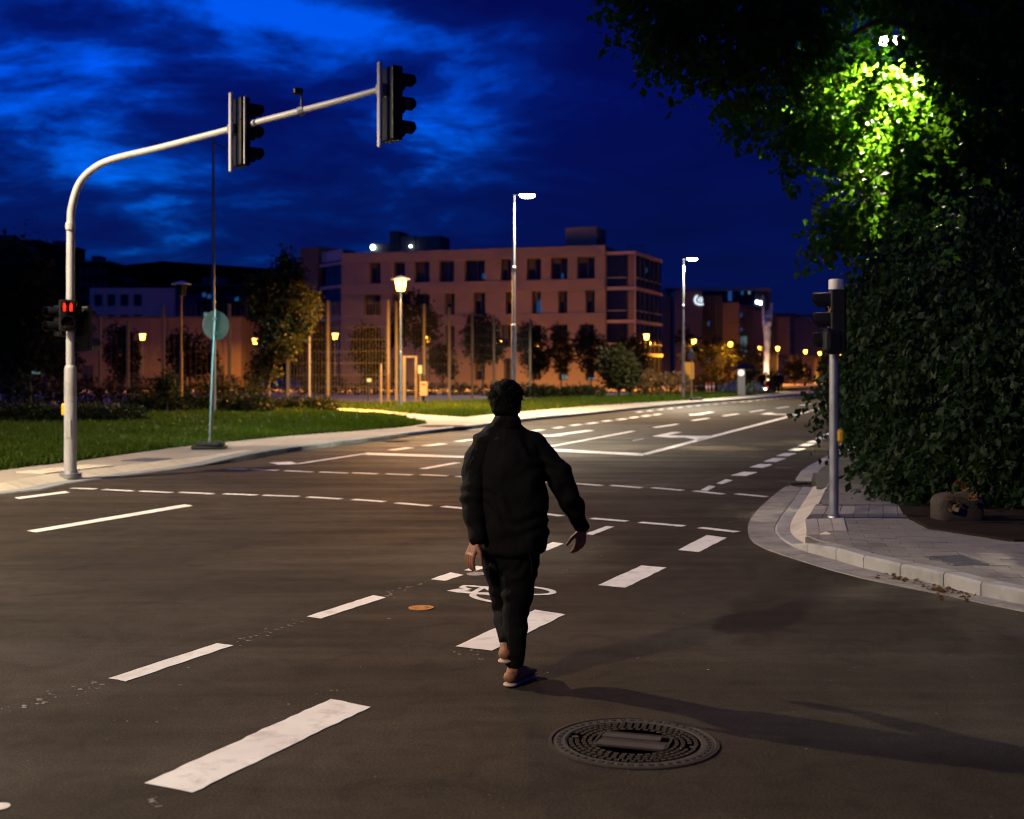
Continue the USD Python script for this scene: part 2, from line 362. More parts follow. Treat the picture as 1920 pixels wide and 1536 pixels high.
# ---------------------------------------------------------------- the ground
def curve(pts, n=4):
    """A smooth line through the points (Catmull-Rom)."""
    p = np.asarray(pts, float); q = np.vstack([2 * p[0] - p[1], p, 2 * p[-1] - p[-2]]); out = []
    for i in range(1, len(q) - 2):
        for t in np.arange(n) / n:
            a, b, c, d = q[i - 1:i + 3]
            out.append(0.5 * (2 * b + (c - a) * t + (2 * a - 5 * b + 4 * c - d) * t * t + (3 * b - a - 3 * c + d) * t ** 3))
    return np.array(out + [p[-1]])


def offset(line, d):
    """The line moved to its left by d (varying d allowed)."""
    t = np.gradient(line, axis=0); t /= np.linalg.norm(t, axis=1, keepdims=True)
    return line + np.column_stack([-t[:, 1], t[:, 0]]) * np.broadcast_to(d, len(line))[:, None]


def resample(line, step):
    s = np.r_[0, np.cumsum(np.linalg.norm(np.diff(line, axis=0), axis=1))]
    u = np.linspace(0, s[-1], max(2, int(round(s[-1] / step)) + 1))
    return np.column_stack([np.interp(u, s, line[:, k]) for k in range(line.shape[1])])


KZ = 0.12
far_pts = [(26, 104), (40, 137), (61, 185), (95, 255), (150, 360)]
KL = curve([(-40, 9.5), (-25, 11.6), (-14, 13.6), (-10, 15.3)] + [tuple(at(*p)[:2]) for p in [(0, 930), (130, 908), (240, 892), (365, 877), (430, 868), (560, 846), (700, 828), (800, 814), (880, 805), (1000, 789), (1100, 779), (1200, 768), (1300, 758), (1400, 750), (1480, 743)]] + far_pts)
gut = [(1920, 1148), (1806, 1124), (1725, 1107.5), (1657, 1094), (1590, 1079), (1522, 1059), (1468, 1042), (1430, 1028), (1408, 1013), (1402, 990), (1411, 969), (1430, 948), (1463, 920), (1492, 902)]
GO = curve([(40, -4.5), (20, -2.0), (12, 0.6), (7.4, 4.2), (5.0, 7.0)] + [tuple(at(*p)[:2]) for p in gut])
kerb_in = [(1920, 1147), (1896, 1132), (1833, 1115.6), (1725, 1091), (1652, 1076), (1595, 1060), (1546, 1045), (1508, 1036), (1478, 1022), (1458, 1007), (1452, 993), (1462, 972), (1478, 950), (1494, 928), (1503, 915)]
KR = curve([(40, -4.1), (20, -1.6), (12.3, 1.0), (7.7, 4.5), (5.25, 7.25)] + [tuple(at(*p)[:2]) for p in kerb_in[1:]])
KR2 = curve([tuple(at(*p)[:2]) for p in [(1492, 902), (1512, 888), (1561, 858), (1592, 839), (1623, 821)]] + [(12.4, 40), (18.2, 54), (26, 73), (36, 97), (50, 130), (72, 180), (106, 252), (160, 360)])

obj('terrain', MB().sheet([(-1500, -300), (1500, -300), (1500, 2500), (-1500, 2500)], -0.07), 'soil', kind='structure')
road_poly = Polygon([(-60, 25), (-60, -25), (60, -25), (60, 5), (14, 22), (22, 50), (60, 140), (178, 362), (140, 362), (60, 190), (20, 110), (-4, 45)])
road = obj('road', MB().sheet(road_poly, 0.0), 'asphalt', kind='structure')


def marking(name, corners, z=0.004, m='road_paint'):
    """A painted mark with slightly ragged edges."""
    rng = np.random.default_rng(len(used) + 7)
    c = np.asarray([p[:2] for p in corners]); out = []
    for i in range(len(c)):
        a, b = c[i], c[(i + 1) % len(c)]; d = b - a; L = np.linalg.norm(d); n = max(1, min(40, int(L / 0.06)))
        nrm = np.array([-d[1], d[0]]) / (L + 1e-9)
        for k in range(n):
            out.append(a + d * k / n + (nrm * rng.normal(0, 0.0035) if k else 0))
    return obj(name, MB().sheet(out, z), m, road)


def px_mark(name, pts, **k): return marking(name, [at(*p) for p in pts], **k)


def dash(name, p, q, w, z=0.004, m='road_paint', world=False):
    a, b = (np.asarray(p, float), np.asarray(q, float)) if world else (at(*p)[:2], at(*q)[:2])
    d = b - a; n = np.array([-d[1], d[0]]) / np.linalg.norm(d) * w / 2
    return marking(name, [a + n, b + n, b - n, a - n], z=z, m=m)


for q in [[(270, 1470), (620, 1312), (695, 1327), (360, 1488)], [(854, 1213), (1003, 1144), (1060, 1153), (922, 1221)], [(1121, 1098), (1203, 1061), (1250, 1065), (1172, 1103)], [(1271, 1032), (1325, 1004), (1363, 1009), (1310, 1036)]]:
    px_mark('wide_dash', q)
for q in [[(203, 1273), (407, 1207), (438, 1211), (235, 1279)], [(575, 1157), (700, 1117), (724, 1121), (602, 1161)], [(808, 1087), (845, 1074), (869, 1079), (834, 1090)], [(870, 1070), (894, 1062), (915, 1064), (890, 1072)], [(1005, 1030), (1037, 1017), (1057, 1020), (1026, 1033)],
          [(1097, 1002), (1137, 987), (1152, 988), (1111, 1004)], [(1313, 920), (1329, 911), (1342, 912.5), (1326, 921)], [(1343, 907), (1361, 899), (1374, 901), (1354, 908.5)], [(50, 996), (346, 946), (362, 949), (68, 999)], [(27, 933.5), (122, 921.5), (131, 924), (36, 936.5)]]:
    px_mark('narrow_dash', q)
row1 = [(133, 180, 916, 917.5), (194, 249, 918.5, 921), (263, 322, 921.5, 924), (337, 400, 923.5, 926.5), (420, 482, 926.5, 928.8), (494, 560, 929, 931.5), (577, 640, 932.5, 936), (662, 721, 937, 941), (743, 806, 943.5, 949), (831, 890, 950, 956), (925, 985, 957, 962), (1017, 1053, 963.5, 968), (1109, 1176, 972.5, 978), (1200, 1283, 980, 987), (1313, 1383, 990, 998)]
row2 = [(427, 464, 879.5, 880.5), (473, 521, 880.5, 882.5), (535, 586, 883, 885.5), (600, 652, 885.5, 887.5), (661, 708, 887, 889), (724, 773, 889, 891), (790, 839, 890.5, 892.8), (856, 905, 893.5, 897), (930, 985, 898, 901.5), (1005, 1060, 903, 907), (1077, 1129, 907, 911), (1146, 1202, 910.5, 915), (1224, 1280, 915, 920), (1302, 1357, 921, 927), (1380, 1438, 926.5, 932)]
for r in (row1, row2):
    for x0, x1, y0, y1 in r: dash('crossing_dash', (x0, y0), (x1, y1), 0.13)
for x0, y0, x1, y1 in [(1384, 892.5, 1407, 885.5), (1418, 877, 1437, 871), (1443, 866.5, 1462, 859.5), (1466, 855.6, 1483, 850), (1487, 845.8, 1501, 841), (1505, 837, 1519, 832.4), (1521, 830.3, 1533, 826.4), (1536, 823.4, 1546, 820.2), (1550, 816.6, 1560, 813), (1564, 811.5, 1572, 808.8), (1576, 806.8, 1583, 804.4), (1587, 802.6, 1594, 800), (1597, 798.5, 1604, 796), (1607, 794.6, 1614, 792), (1617, 791, 1624, 788.6)]:
    dash('cycle_lane_dash', (x0, y0), (x1, y1), 0.26)
# stop lines, lane lines
px_mark('stop_line', [(687, 849), (884, 856), (884, 859.5), (678, 853)])
px_mark('stop_line', [(1026, 841.5), (1205, 850.5), (1206, 855), (1028, 846)])
dash('lane_line', (1205, 853), (1517, 771.3), 0.20)
dash('lane_line', (1027, 838.3), (1188, 808.6), 0.15)
dash('lane_line', (555, 870.5), (686, 850.8), 0.14)
px_mark('give_way_block', [(505, 868), (545, 866), (563, 870.5), (523, 872)])
dash('lane_line', (792, 879.5), (858, 867.8), 0.16)
for x0, y0, x1, y1 in [(734, 844.3, 770, 839.7), (797, 836.4, 832, 832.3), (857, 828.3, 887, 824.3), (905, 821, 930, 817.5), (950, 815, 975, 811.7), (996, 809, 1018, 806), (1040, 803, 1056, 801), (1071, 798.3, 1088, 796), (1101, 795, 1120, 792.5), (1131, 790.6, 1146, 788.6), (1158, 787.3, 1173, 785.4), (1182, 784, 1196, 782.1), (1205, 781, 1218, 779.2), (1226, 778.3, 1238, 776.7)]:
    dash('edge_dash', (x0, y0), (x1, y1), 0.24)
kedge = resample(offset(KL[:, :2], -0.95), 1.0)
kedge = kedge[(kedge[:, 1] > 54) & (kedge[:, 1] < 130)]
for i in range(0, len(kedge) - 1, 2): dash('edge_dash', kedge[i], kedge[i + 1], 0.22, world=True)
for x0, y0, x1, y1 in [(1227.5, 802, 1270, 795.6), (1298, 789, 1329, 784.2), (1356, 780.3, 1384, 776.2), (1406, 772.6, 1433, 769), (1456, 765.8, 1479, 762.8), (1499, 760.6, 1520, 758), (1521, 770.2, 1531, 767.8), (1536, 766.6, 1546, 764.2), (1551, 763, 1561, 760.7)]:
    dash('lane_dash', (x0, y0), (x1, y1), 0.18)


def arrow(tail, tip, w, turn=0):
    """A lane arrow from tail to tip (pixels); turn = +1 adds a branch to its left, 0 makes it straight."""
    a, b = at(*tail)[:2], at(*tip)[:2]; d = b - a; L = np.linalg.norm(d); d /= L; n = np.array([-d[1], d[0]])
    pt = lambda u, v: a + d * u + n * v
    px = [pt(0, -w / 2), pt(L - 1.3, -w / 2), pt(L - 1.3, -0.38), pt(L, 0), pt(L - 1.3, 0.38), pt(L - 1.3, w / 2), pt(0, w / 2)]
    if turn:
        px = [pt(0, -w / 2), pt(L * 0.62, -w / 2), pt(L * 0.62 + .55, 0.55 * turn), pt(L * 0.62 + .35, 0.85 * turn), pt(L, 1.5 * turn), pt(L * 0.45, 1.35 * turn), pt(L * 0.5, 0.95 * turn), pt(L * 0.45, w / 2), pt(0, w / 2)]
    marking('lane_arrow', px)


arrow((1107, 807.3), (1008, 820.5), 0.30)
arrow((1270, 796.5 + 14), (1206, 824), 0.28, turn=1)
arrow((1335, 773), (1295, 779), 0.30)
arrow((1448, 774.2), (1420, 778.5), 0.28, turn=1)
px_mark('painted_line', [(1185, 826.3), (1206, 822.2), (1207, 823.4), (1187, 827.2)], m='worn_paint')
# the cycle symbol, lying on the lane: built in metres, x along the lane, y across
SYM = np.array([at(845, 1107)[:2], at(1040, 1110)[:2]])
S0, SD = SYM[0], SYM[1] - SYM[0]; SL = np.linalg.norm(SD); SD /= SL; SN = np.array([-SD[1], SD[0]])
loc2 = lambda px, py: at(px, py)[:2]


def stroke(pts, w): return LineString([tuple(p) for p in pts]).buffer(w / 2, cap_style=2, join_style=1)


def px_ring(cx, cy, rx, ry, ang, w):
    a = np.linspace(0, 2 * np.pi, 40); c, s = math.cos(ang), math.sin(ang)
    return LineString([tuple(loc2(cx + rx * math.cos(t) * c - ry * math.sin(t) * s, cy + rx * math.cos(t) * s + ry * math.sin(t) * c)) for t in a]).buffer(w / 2)


bike = unary_union([px_ring(990, 1108, 47, 7.0, 0.07, 0.055), px_ring(938, 1123, 52, 8.0, 0.12, 0.055),
                    stroke([loc2(847, 1110), loc2(863, 1107), loc2(872, 1109)], 0.11),
                    stroke([loc2(880, 1106), loc2(866, 1102), loc2(872, 1099), loc2(890, 1099.5)], 0.05),
                    stroke([loc2(858, 1110), loc2(938, 1117), loc2(985, 1118)], 0.075), stroke([loc2(888, 1112), loc2(908, 1101), loc2(938, 1117)], 0.05),
                    stroke([loc2(880, 1099.5), loc2(908, 1101.5), loc2(990, 1108)], 0.055), stroke([loc2(908, 1101.5), loc2(985, 1118)], 0.05), stroke([loc2(985, 1118), loc2(990, 1108)], 0.05)])
obj('cycle_symbol', MB().sheet(bike, 0.004), 'road_paint', road)
# paint blots and dribbles left beside the marks
rng = np.random.default_rng(5); blots = MB()
for line, n, sd in [(((0, 1338), (200, 1280)), 46, 5), (((440, 1205), (570, 1162)), 40, 3), (((725, 1117), (800, 1092)), 22, 2.5), (((500, 870), (640, 858)), 40, 1.5), (((1370, 975), (1412, 966)), 26, 3), (((285, 1492), (292, 1512)), 12, 2), (((860, 1222), (910, 1232)), 16, 5), (((1160, 828), (1205, 820)), 14, 1.0), (((1430, 891), (1500, 896)), 34, 2.0), (((340, 944), (440, 930)), 18, 2), (((120, 975), (330, 940)), 14, 5), (((0, 1400), (1500, 1180)), 26, 60), (((1000, 1060), (1240, 990)), 18, 12)]:
    for t in rng.random(n):
        p = np.array(line[0]) * (1 - t) + np.array(line[1]) * t + rng.normal(0, 1, 2) * (sd * 2, sd)
        if p[1] < 720: continue
        q = at(*p)[:2]; r = abs(rng.normal(0.004, 0.005)) + 0.002
        a = np.sort(rng.random(7)) * 2 * np.pi
        blots.sheet([q + r * rng.uniform(.6, 1.3) * np.array([math.cos(x) * 1.3, math.sin(x)]) for x in a], 0.003)
obj('paint_splashes', blots, 'worn_paint', road, kind='stuff', label='small dried white paint splashes beside the road markings')
cz = at(-3, 1514)[:2]
obj('paint_spot', MB().sheet(Point(*cz).buffer(0.045), 0.004), 'road_paint', road)
# small round valve covers and the big manhole
for (px, py, rr, m, lab) in [(790, 1140.5, 0.095, 'rust_paint', 'small round orange valve cover in the asphalt near the cycle symbol'), (893.5, 1077, 0.085, 'pink_paint', 'small round pinkish valve cover in the asphalt beside the walker’s hand')]:
    c = at(px, py); t = thing('valve_cover', lab.replace('’', "'"), 'valve cover', loc=(c[0], c[1], 0))
    obj('rim', MB().lathe([(rr, 0.001), (rr, 0.006), (rr * .86, 0.007), (rr * .84, 0.004)], 28), m, t)
    b = MB().lathe([(rr * .8, 0.002), (rr * .8, 0.0055), (rr * .2, 0.006)], 24)
    for k in range(8):
        a = k * math.pi / 4; b.box((rr * .5 * math.cos(a), rr * .5 * math.sin(a), .0065), (rr * .35, rr * .08, .004), a)
    obj('lid', b, m, t)
c = at(1187.5, 1392.5); R = 0.405
mh = thing('manhole_cover', 'large round cast iron manhole cover with studded rings and rectangular concrete centre', 'manhole cover', loc=(c[0], c[1], 0), rz=-0.30)
obj('frame', MB().lathe([(R, 0.001), (R, 0.007), (R * .955, 0.010), (R * .94, 0.004)], 64), 'cast_iron', mh)
obj('outer_ring', MB().lathe([(R * .935, 0.002), (R * .93, 0.006), (R * .80, 0.007), (R * .79, 0.003)], 64), 'manhole_concrete', mh)
obj('lid', MB().lathe([(R * .785, 0.001), (R * .78, 0.004), (0.02, 0.004)], 64), 'cast_iron', mh)
for j, rr in enumerate((.875, .73, .655, .58, .505)):
    n = int(2 * math.pi * rr * R / (0.045 if j == 0 else 0.036))
    s = MB()
    for k in range(n):
        a = 2 * math.pi * k / n + j * .1
        if j and min(abs((a % math.pi) - 0.0), abs((a % math.pi) - math.pi)) < 0.10 and j in (1, 2): continue
        s.box((rr * R * math.cos(a), rr * R * math.sin(a), 0.0055 if j else 0.0085), (0.020, 0.026, 0.004 if j else 0.003), a, ch=0.0015)
    obj('stud_ring', s, 'cast_iron', mh, kind='stuff')
pl = Polygon([(-.165, -.10), (.165, -.10), (.165, .10), (-.165, .10)]).intersection(Point(0, 0).buffer(.182))
obj('centre_frame', MB().prism(pl.buffer(.012).difference(pl), 0.003, 0.012), 'cast_iron', mh)
obj('centre_slab', MB().prism(Polygon([(-.16, -.095), (.16, -.095), (.16, -.03), (-.16, -.03)]), 0.003, 0.011), 'manhole_concrete', mh)
obj('centre_slab', MB().prism(Polygon([(-.16, .03), (.12, .03), (.12, .095), (-.16, .095)]), 0.003, 0.0105), 'manhole_concrete', mh)
obj('centre_slab', MB().prism(Polygon([(-.16, -.026), (.16, -.026), (.16, .026), (-.16, .026)]), 0.003, 0.007), 'cast_iron', mh)
obj('pick_hole', MB().lathe([(.018, .0042), (.018, .0048), (.004, .0048)], 12, (R * .70, 0, 0)), 'rubber', mh)
obj('pick_hole', MB().lathe([(.018, .0042), (.018, .0048), (.004, .0048)], 12, (-R * .70, 0, 0)), 'rubber', mh)

# ---- left pavement, lawn, path
lawn_front = [tuple(at(*p, KZ)[:2]) for p in [(0, 882), (60, 874), (130, 866), (240, 851), (330, 839), (440, 827), (560, 816), (680, 807), (760, 800), (800, 794)]]
far_edge = [tuple(at(*p, KZ)[:2]) for p in [(872, 782), (930, 776.5), (1000, 770), (1100, 761.5), (1200, 755.5), (1285, 751), (1400, 742)]] + [(23, 106), (37, 139), (58, 187), (92, 257), (147, 362)]
path_back = [tuple(at(*p, KZ)[:2]) for p in [(800, 778), (700, 769), (620, 764.5)]] + [(-16, 60), (-40, 62)]
path_front = [(-40, 58)] + [tuple(at(*p, KZ)[:2]) for p in [(560, 769), (615, 771.5), (690, 776.5), (745, 782)]]
lf = curve(lawn_front)
pav_poly = Polygon(list(map(tuple, KL[KL[:, 1] > 9])) + [(130, 362), (-70, 362), (-70, 9.5)])
_v = resample(KL[:, :2], 1.0); _v = _v[(_v[:, 1] > 13) & (_v[:, 1] < 26.2)]
_a, _b = offset(_v, -.3), offset(_v, .55)
ramp_left = unary_union([Polygon([_a[i], _a[i + 1], _b[i + 1], _b[i]]).convex_hull for i in range(len(_v) - 1)])
pave_left = obj('pavement_left', MB().prism(pav_poly.buffer(-0.275).difference(ramp_left.buffer(.03)), -0.05, KZ - 0.004), 'path_surface', kind='structure')
# kerb stones, dropped by the crossing near the mast
ks = resample(KL[:, :2], 1.0)


def kerb_row(line, width, parent, matname, hfun, name='kerb_stone', side=1, gap=0.012, zbot=-0.06, lim=300):
    rng = np.random.default_rng(11); out = []
    inner = offset(line, side * width); stuff = MB()
    for i in range(len(line) - 1):
        a, b, c_, d = line[i], line[i + 1], inner[i + 1], inner[i]
        u = (b - a) / np.linalg.norm(b - a); g = u * gap / 2
        h0, h1 = hfun(a), hfun(b); dz = rng.normal(0, 0.002)
        bot = [np.r_[a + g, zbot], np.r_[b - g, zbot], np.r_[c_ - g, zbot], np.r_[d + g, zbot]]
        ch = 0.02; s = (d - a) / np.linalg.norm(d - a)
        v = bot + [np.r_[a + g, h0 - ch + dz], np.r_[b - g, h1 - ch + dz], np.r_[a + g + s * ch, h0 + dz], np.r_[b - g + s * ch, h1 + dz], np.r_[c_ - g, h1 + dz], np.r_[d + g, h0 + dz]]
        f = [[0, 1, 5], [0, 5, 4], [4, 5, 7], [4, 7, 6], [6, 7, 8], [6, 8, 9], [3, 9, 8], [3, 8, 2], [1, 2, 8], [1, 8, 7], [1, 7, 5], [0, 4, 6], [0, 6, 9], [0, 9, 3]]
        v = np.array(v); f = np.array(f)
        if side < 0: f = f[:, ::-1]
        (stuff if i >= lim else MB()).add(v, f)
        if i < lim: obj(name, (v, f), matname, parent)
        else: stuff.add(v, f)
    if stuff.n: obj(name + '_row', stuff, matname, parent, kind='stuff')


def hl(p): return 0.025 + (KZ - 0.025) * min(1, max(0, (p[1] - 22.6) / 2.0)) if p[1] > 12 else 0.025


vis = ks[(ks[:, 1] > 13) & (ks[:, 1] < 120)]
kerb_row(vis, 0.28, pave_left, 'blue_kerb_stone', hl, side=1)
# the ramped strip behind the dropped kerb and the joints of its slabs
ramp_in = offset(vis, 0.28); ramp_in = ramp_in[ramp_in[:, 1] < 26.2]; ramp_out = offset(vis, 0.55)[:len(ramp_in)]
for i in range(len(ramp_in) - 1):
    a, b, c_, d = ramp_in[i], ramp_in[i + 1], ramp_out[i + 1], ramp_out[i]
    u = (b - a) / np.linalg.norm(b - a) * 0.005
    v = np.array([[*(a + u), hl(a) + .001], [*(b - u), hl(b) + .001], [*(c_ - u), KZ + 0.002], [*(d + u), KZ + 0.002]])
    obj('ramp_slab', (v, np.array([[0, 1, 2, 3]])), 'pale_slab', pave_left)
# tactile slabs and a dark cover by the mast
ta = math.radians(-19.5); tc0 = at(128, 880, KZ)
for k in range(4):
    tp = tc0[:2] + np.array([math.sin(-ta), math.cos(-ta)]) * (k - 1.6) * .44; R_ = rotz(ta, (tp[0], tp[1], KZ))
    ridge = MB().box((0, 0, .004), (0.60, 0.42, 0.02), ch=.003)
    for j in range(7): ridge.box((0, -.17 + j * .057, .0165), (0.60, 0.026, 0.007), ch=.003)
    obj('tactile_slab', ridge.move(R_), 'pale_slab', pave_left)
p = at(276, 862, KZ); obj('dark_cover', MB().box((p[0], p[1], KZ - .004), (0.62, 0.8, .02), -.25, ch=.004), 'dark_slab', pave_left)
for (px, py, sx) in [(830, 799, .8), (745, 818, .35)]:
    p = at(px, py, KZ); obj('leaf_litter', MB().sheet(Point(p[0], p[1]).buffer(sx, 5), KZ + 0.001), 'soil', pave_left)

# lawns: gently swelling turf
lawn1 = Polygon([tuple(p) for p in lf] + path_front[::-1] + [(-60, 58), (-60, 16.5), (-16, 17.8)])
lawn2 = Polygon(far_edge + [(140, 362), (40, 160), (21, 112)] + [tuple(at(*p, KZ)[:2]) for p in [(1270, 738), (1120, 746), (1000, 749), (880, 754), (800, 757), (720, 759), (640, 758)]] + [(-16, 66), (-16, 60.5)] + path_back[:3][::-1])


def turf_height(poly, x, y, seed):
    from shapely import distance, points
    d = distance(points(x, y), poly.exterior)
    return KZ + 0.012 + np.minimum(d, 2.0) / 2 * (0.04 + 0.07 * meshkit.noise(np.column_stack([x * .25, y * .25, 0 * x]), seed))


def turf(name, poly, label, seed):
    ring = poly.buffer(0); g = trimesh.creation.triangulate_polygon(ring, engine='earcut')
    m = trimesh.Trimesh(np.column_stack([g[0], np.zeros(len(g[0]))]), g[1], process=True)
    v, f = trimesh.remesh.subdivide_to_size(m.vertices, m.faces, 3.0, max_iter=12)
    v[:, 2] = turf_height(ring, v[:, 0], v[:, 1], seed)
    a, b, c_ = (v[f[:, k]] for k in range(3)); fl = np.cross(b - a, c_ - a)[:, 2] < 0; f[fl] = f[fl][:, ::-1]
    return obj(name, (v, f), 'lawn_soil', smooth=True, kind='structure', label=label)


turf('lawn', lawn1, 'mown lawn strip behind the left pavement', 3); turf('lawn', lawn2, 'mown lawn strip beyond the sandy path', 4)


def blades(poly, n, h, seed, tseed, lim=None):
    rng = np.random.default_rng(seed); x0, y0, x1, y1 = poly.bounds
    if lim: x0, y0, x1, y1 = max(x0, lim[0]), max(y0, lim[1]), min(x1, lim[2]), min(y1, lim[3])
    from shapely import contains_xy
    p = np.column_stack([rng.uniform(x0, x1, n * 4), y0 + (y1 - y0) * rng.random(n * 4) ** 1.6]); p = p[contains_xy(poly, p[:, 0], p[:, 1])][:n]
    n = len(p); hh = h * rng.lognormal(0, .35, n) * (0.5 + meshkit.noise(np.column_stack([p * .8, np.zeros(n)]), 9)); a = rng.uniform(0, 2 * np.pi, n); w = 0.012 + 0.0005 * p[:, 1]
    dx = np.column_stack([np.cos(a), np.sin(a)]) * w[:, None]; lean = rng.normal(0, .45, (n, 2)) * hh[:, None]
    z0 = turf_height(poly.buffer(0), p[:, 0], p[:, 1], tseed) - .015
    v = np.stack([np.column_stack([p - dx, z0]), np.column_stack([p + dx, z0]), np.column_stack([p + lean, z0 + .02 + hh])], 1).reshape(-1, 3)
    return v, np.arange(3 * n).reshape(-1, 3)


g1, g2 = blades(lawn1, 210000, 0.075, 21, 3, (-17, 15, 0, 56)), blades(lawn2, 80000, 0.09, 22, 4, (-17, 40, 30, 120))
obj('grass', MB().add(*g1).add(*g2), 'grass_blade', kind='stuff', label='short green grass of the lawns behind the left pavement', cat='grass')

# ---- right pavement: kerb, gutter stones, paving slabs, tactile slabs
pr_line = np.vstack([KR, KR2[4:]])
inner_bush = [(40, 5), (14, 11)] + [tuple(at(*p, KZ)[:2]) for p in [(1900, 1016), (1800, 1001), (1740, 992), (1690, 965), (1672, 930), (1662, 890), (1655, 850)]] + [(13.5, 38), (20, 54), (28, 73), (38, 97), (52, 130), (74, 180), (108, 252), (162, 360)]
pr_poly = Polygon(list(map(tuple, pr_line)) + inner_bush[::-1])
shoulder = Polygon([(40, 5.2)] + inner_bush[1:] + [(190, 362), (190, 5)])
ksr = resample(KR, 0.5); ksr = ksr[ksr[:, 1] > 4.0]; rz_in = offset(ksr, -0.165); rz_far = offset(ksr, -0.42); keep = [i for i in range(len(ksr) - 1) if 12.2 < ksr[i, 1] < 18.3]
ramp_zone = unary_union([Polygon([rz_in[i], rz_in[i + 1], rz_far[i + 1], rz_far[i]]).convex_hull for i in keep])
pave_right = obj('pavement_right', MB().prism(pr_poly.buffer(-0.14).difference(ramp_zone.buffer(.06)), -0.05, KZ - 0.022), 'joint', kind='structure')
obj('planting_bed', MB().prism(shoulder.buffer(-0.02), -0.05, KZ + 0.02), 'soil', kind='structure')


def hr(p):
    y = p[1]
    return 0.02 + .10 * min(1, max(0, (12.35 - y) / 0.55))


ksr = resample(KR, 0.5); ksr = ksr[ksr[:, 1] > 4.0]
kerb_row(ksr, 0.16, pave_right, 'kerb_stone', hr, side=-1)
k2 = resample(KR2, 0.8); k2 = k2[k2[:, 1] < 75]
kerb_row(k2, 0.30, pave_right, 'kerb_stone', lambda p: KZ * min(1, max(.2, (p[1] - 19.2) / 1.5)), side=-1)
# gutter: flush stones between asphalt and kerb
gs = resample(GO, 0.45); gs = gs[gs[:, 1] > 4.0]; krd = resample(KR, 0.05)
for i in range(len(gs) - 1):
    a, b = gs[i], gs[i + 1]
    c_ = krd[np.argmin(((krd - b) ** 2).sum(1))]; d = krd[np.argmin(((krd - a) ** 2).sum(1))]
    m_ = 0.012; u = (b - a) / np.linalg.norm(b - a) * 0.004
    q = [a + u, b - u, c_ - u + (b - c_) * m_, d + u + (a - d) * m_]
    if np.linalg.norm(c_ - d) > .02: obj('gutter_stone', MB().prism(q, -0.05, 0.008 + .0015 * (i % 3)), 'gutter_stone', pave_right)
# slabs: a grid turned with the far kerb, clipped to the paved corner
drop_front = LineString([tuple(p) for p in offset(KR, -0.16)])
paved = Polygon([tuple(p) for p in offset(KR, -0.165)] + [tuple(at(*p, KZ)[:2]) for p in [(1530, 914), (1668, 914)]] + inner_bush[:7][::-1])
paved = paved.buffer(0)
tac = Polygon([tuple(at(*p, KZ)[:2]) for p in [(1511, 996.5), (1508, 974), (1583, 972), (1590, 996)]])
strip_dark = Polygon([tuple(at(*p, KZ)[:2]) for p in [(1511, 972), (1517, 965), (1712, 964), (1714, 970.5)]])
strip_light = Polygon([tuple(at(*p, KZ)[:2]) for p in [(1518, 964.3), (1527, 948.5), (1708, 949), (1711, 963.3)]])
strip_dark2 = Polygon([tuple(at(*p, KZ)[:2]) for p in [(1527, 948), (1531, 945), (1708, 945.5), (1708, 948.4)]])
cover = Polygon([tuple(at(*p, KZ)[:2]) for p in [(1732, 1043), (1806, 1040.5), (1866, 1058), (1786, 1060)]])
special = unary_union([ramp_zone, tac, strip_dark, strip_light, strip_dark2, cover]).buffer(0.006)
rng = np.random.default_rng(8); ga = math.radians(-12); cg, sg = math.cos(ga), math.sin(ga); left_over = MB(); cand = []
for i in range(-4, 60):
    for j in range(-30, 60):
        w_, d_ = 0.30, 0.20
        x, y = i * w_ + (j % 2) * w_ / 2, j * d_
        q = Polygon([(1.5 + (x + a) * cg - (y + b) * sg, 8.5 + (x + a) * sg + (y + b) * cg) for a, b in [(.004, .004), (w_ - .004, .004), (w_ - .004, d_ - .004), (.004, d_ - .004)]])
        if not q.intersects(paved): continue
        q = q.intersection(paved).difference(special).difference(ramp_zone.buffer(.005))
        if q.is_empty or q.area < 0.004 or q.centroid.x > 9: continue
        cand.append((q.centroid.y, q))
cand.sort(key=lambda t: t[0] + max(0, t[1].centroid.x - 5.2) * 30)
for n_, (yy, q) in enumerate(cand):
    dz = rng.normal(0, 0.0015); top = KZ - 0.002 + dz
    if n_ < 300: obj('paving_slab', MB().prism(q, KZ - 0.05, top), 'paver', pave_right)
    else: left_over.prism(q, KZ - 0.05, top)
if left_over.n: obj('paving_slab_field', left_over, 'paver', pave_right, kind='stuff')


def split(poly, n):
    """A four-cornered polygon cut into n along its first-to-last direction."""
    c4 = np.array(poly.exterior.coords)[:4]; e = []
    a, b, c_, d = c4
    for k in range(n):
        t0, t1 = k / n, (k + 1) / n
        e.append(Polygon([a + (d - a) * t0, a + (d - a) * t1, b + (c_ - b) * t1, b + (c_ - b) * t0]).buffer(-0.004))
    return e


for q in split(tac, 3):
    b = MB().prism(q, KZ - .05, KZ + .001); r = np.array(q.exterior.coords)[:4]
    for k in range(6):
        t0, t1 = (k + .15) / 6, (k + .62) / 6
        s_ = Polygon([r[0] + (r[3] - r[0]) * t0, r[0] + (r[3] - r[0]) * t1, r[1] + (r[2] - r[1]) * t1, r[1] + (r[2] - r[1]) * t0])
        b.prism(s_, KZ, KZ + .007)
    obj('tactile_slab', b, 'pale_slab', pave_right)
for k, q in enumerate(split(strip_light, 7)):
    b = MB().prism(q, KZ - .05, KZ + .001); r = np.array(q.exterior.coords)[:4]
    if k > 2:
        for j in range(8):
            t0, t1 = (j + .2) / 8, (j + .6) / 8
            b.prism(Polygon([r[0] + (r[3] - r[0]) * t0, r[0] + (r[3] - r[0]) * t1, r[1] + (r[2] - r[1]) * t1, r[1] + (r[2] - r[1]) * t0]), KZ, KZ + .006)
    obj('guiding_slab', b, 'paver_warm', pave_right)
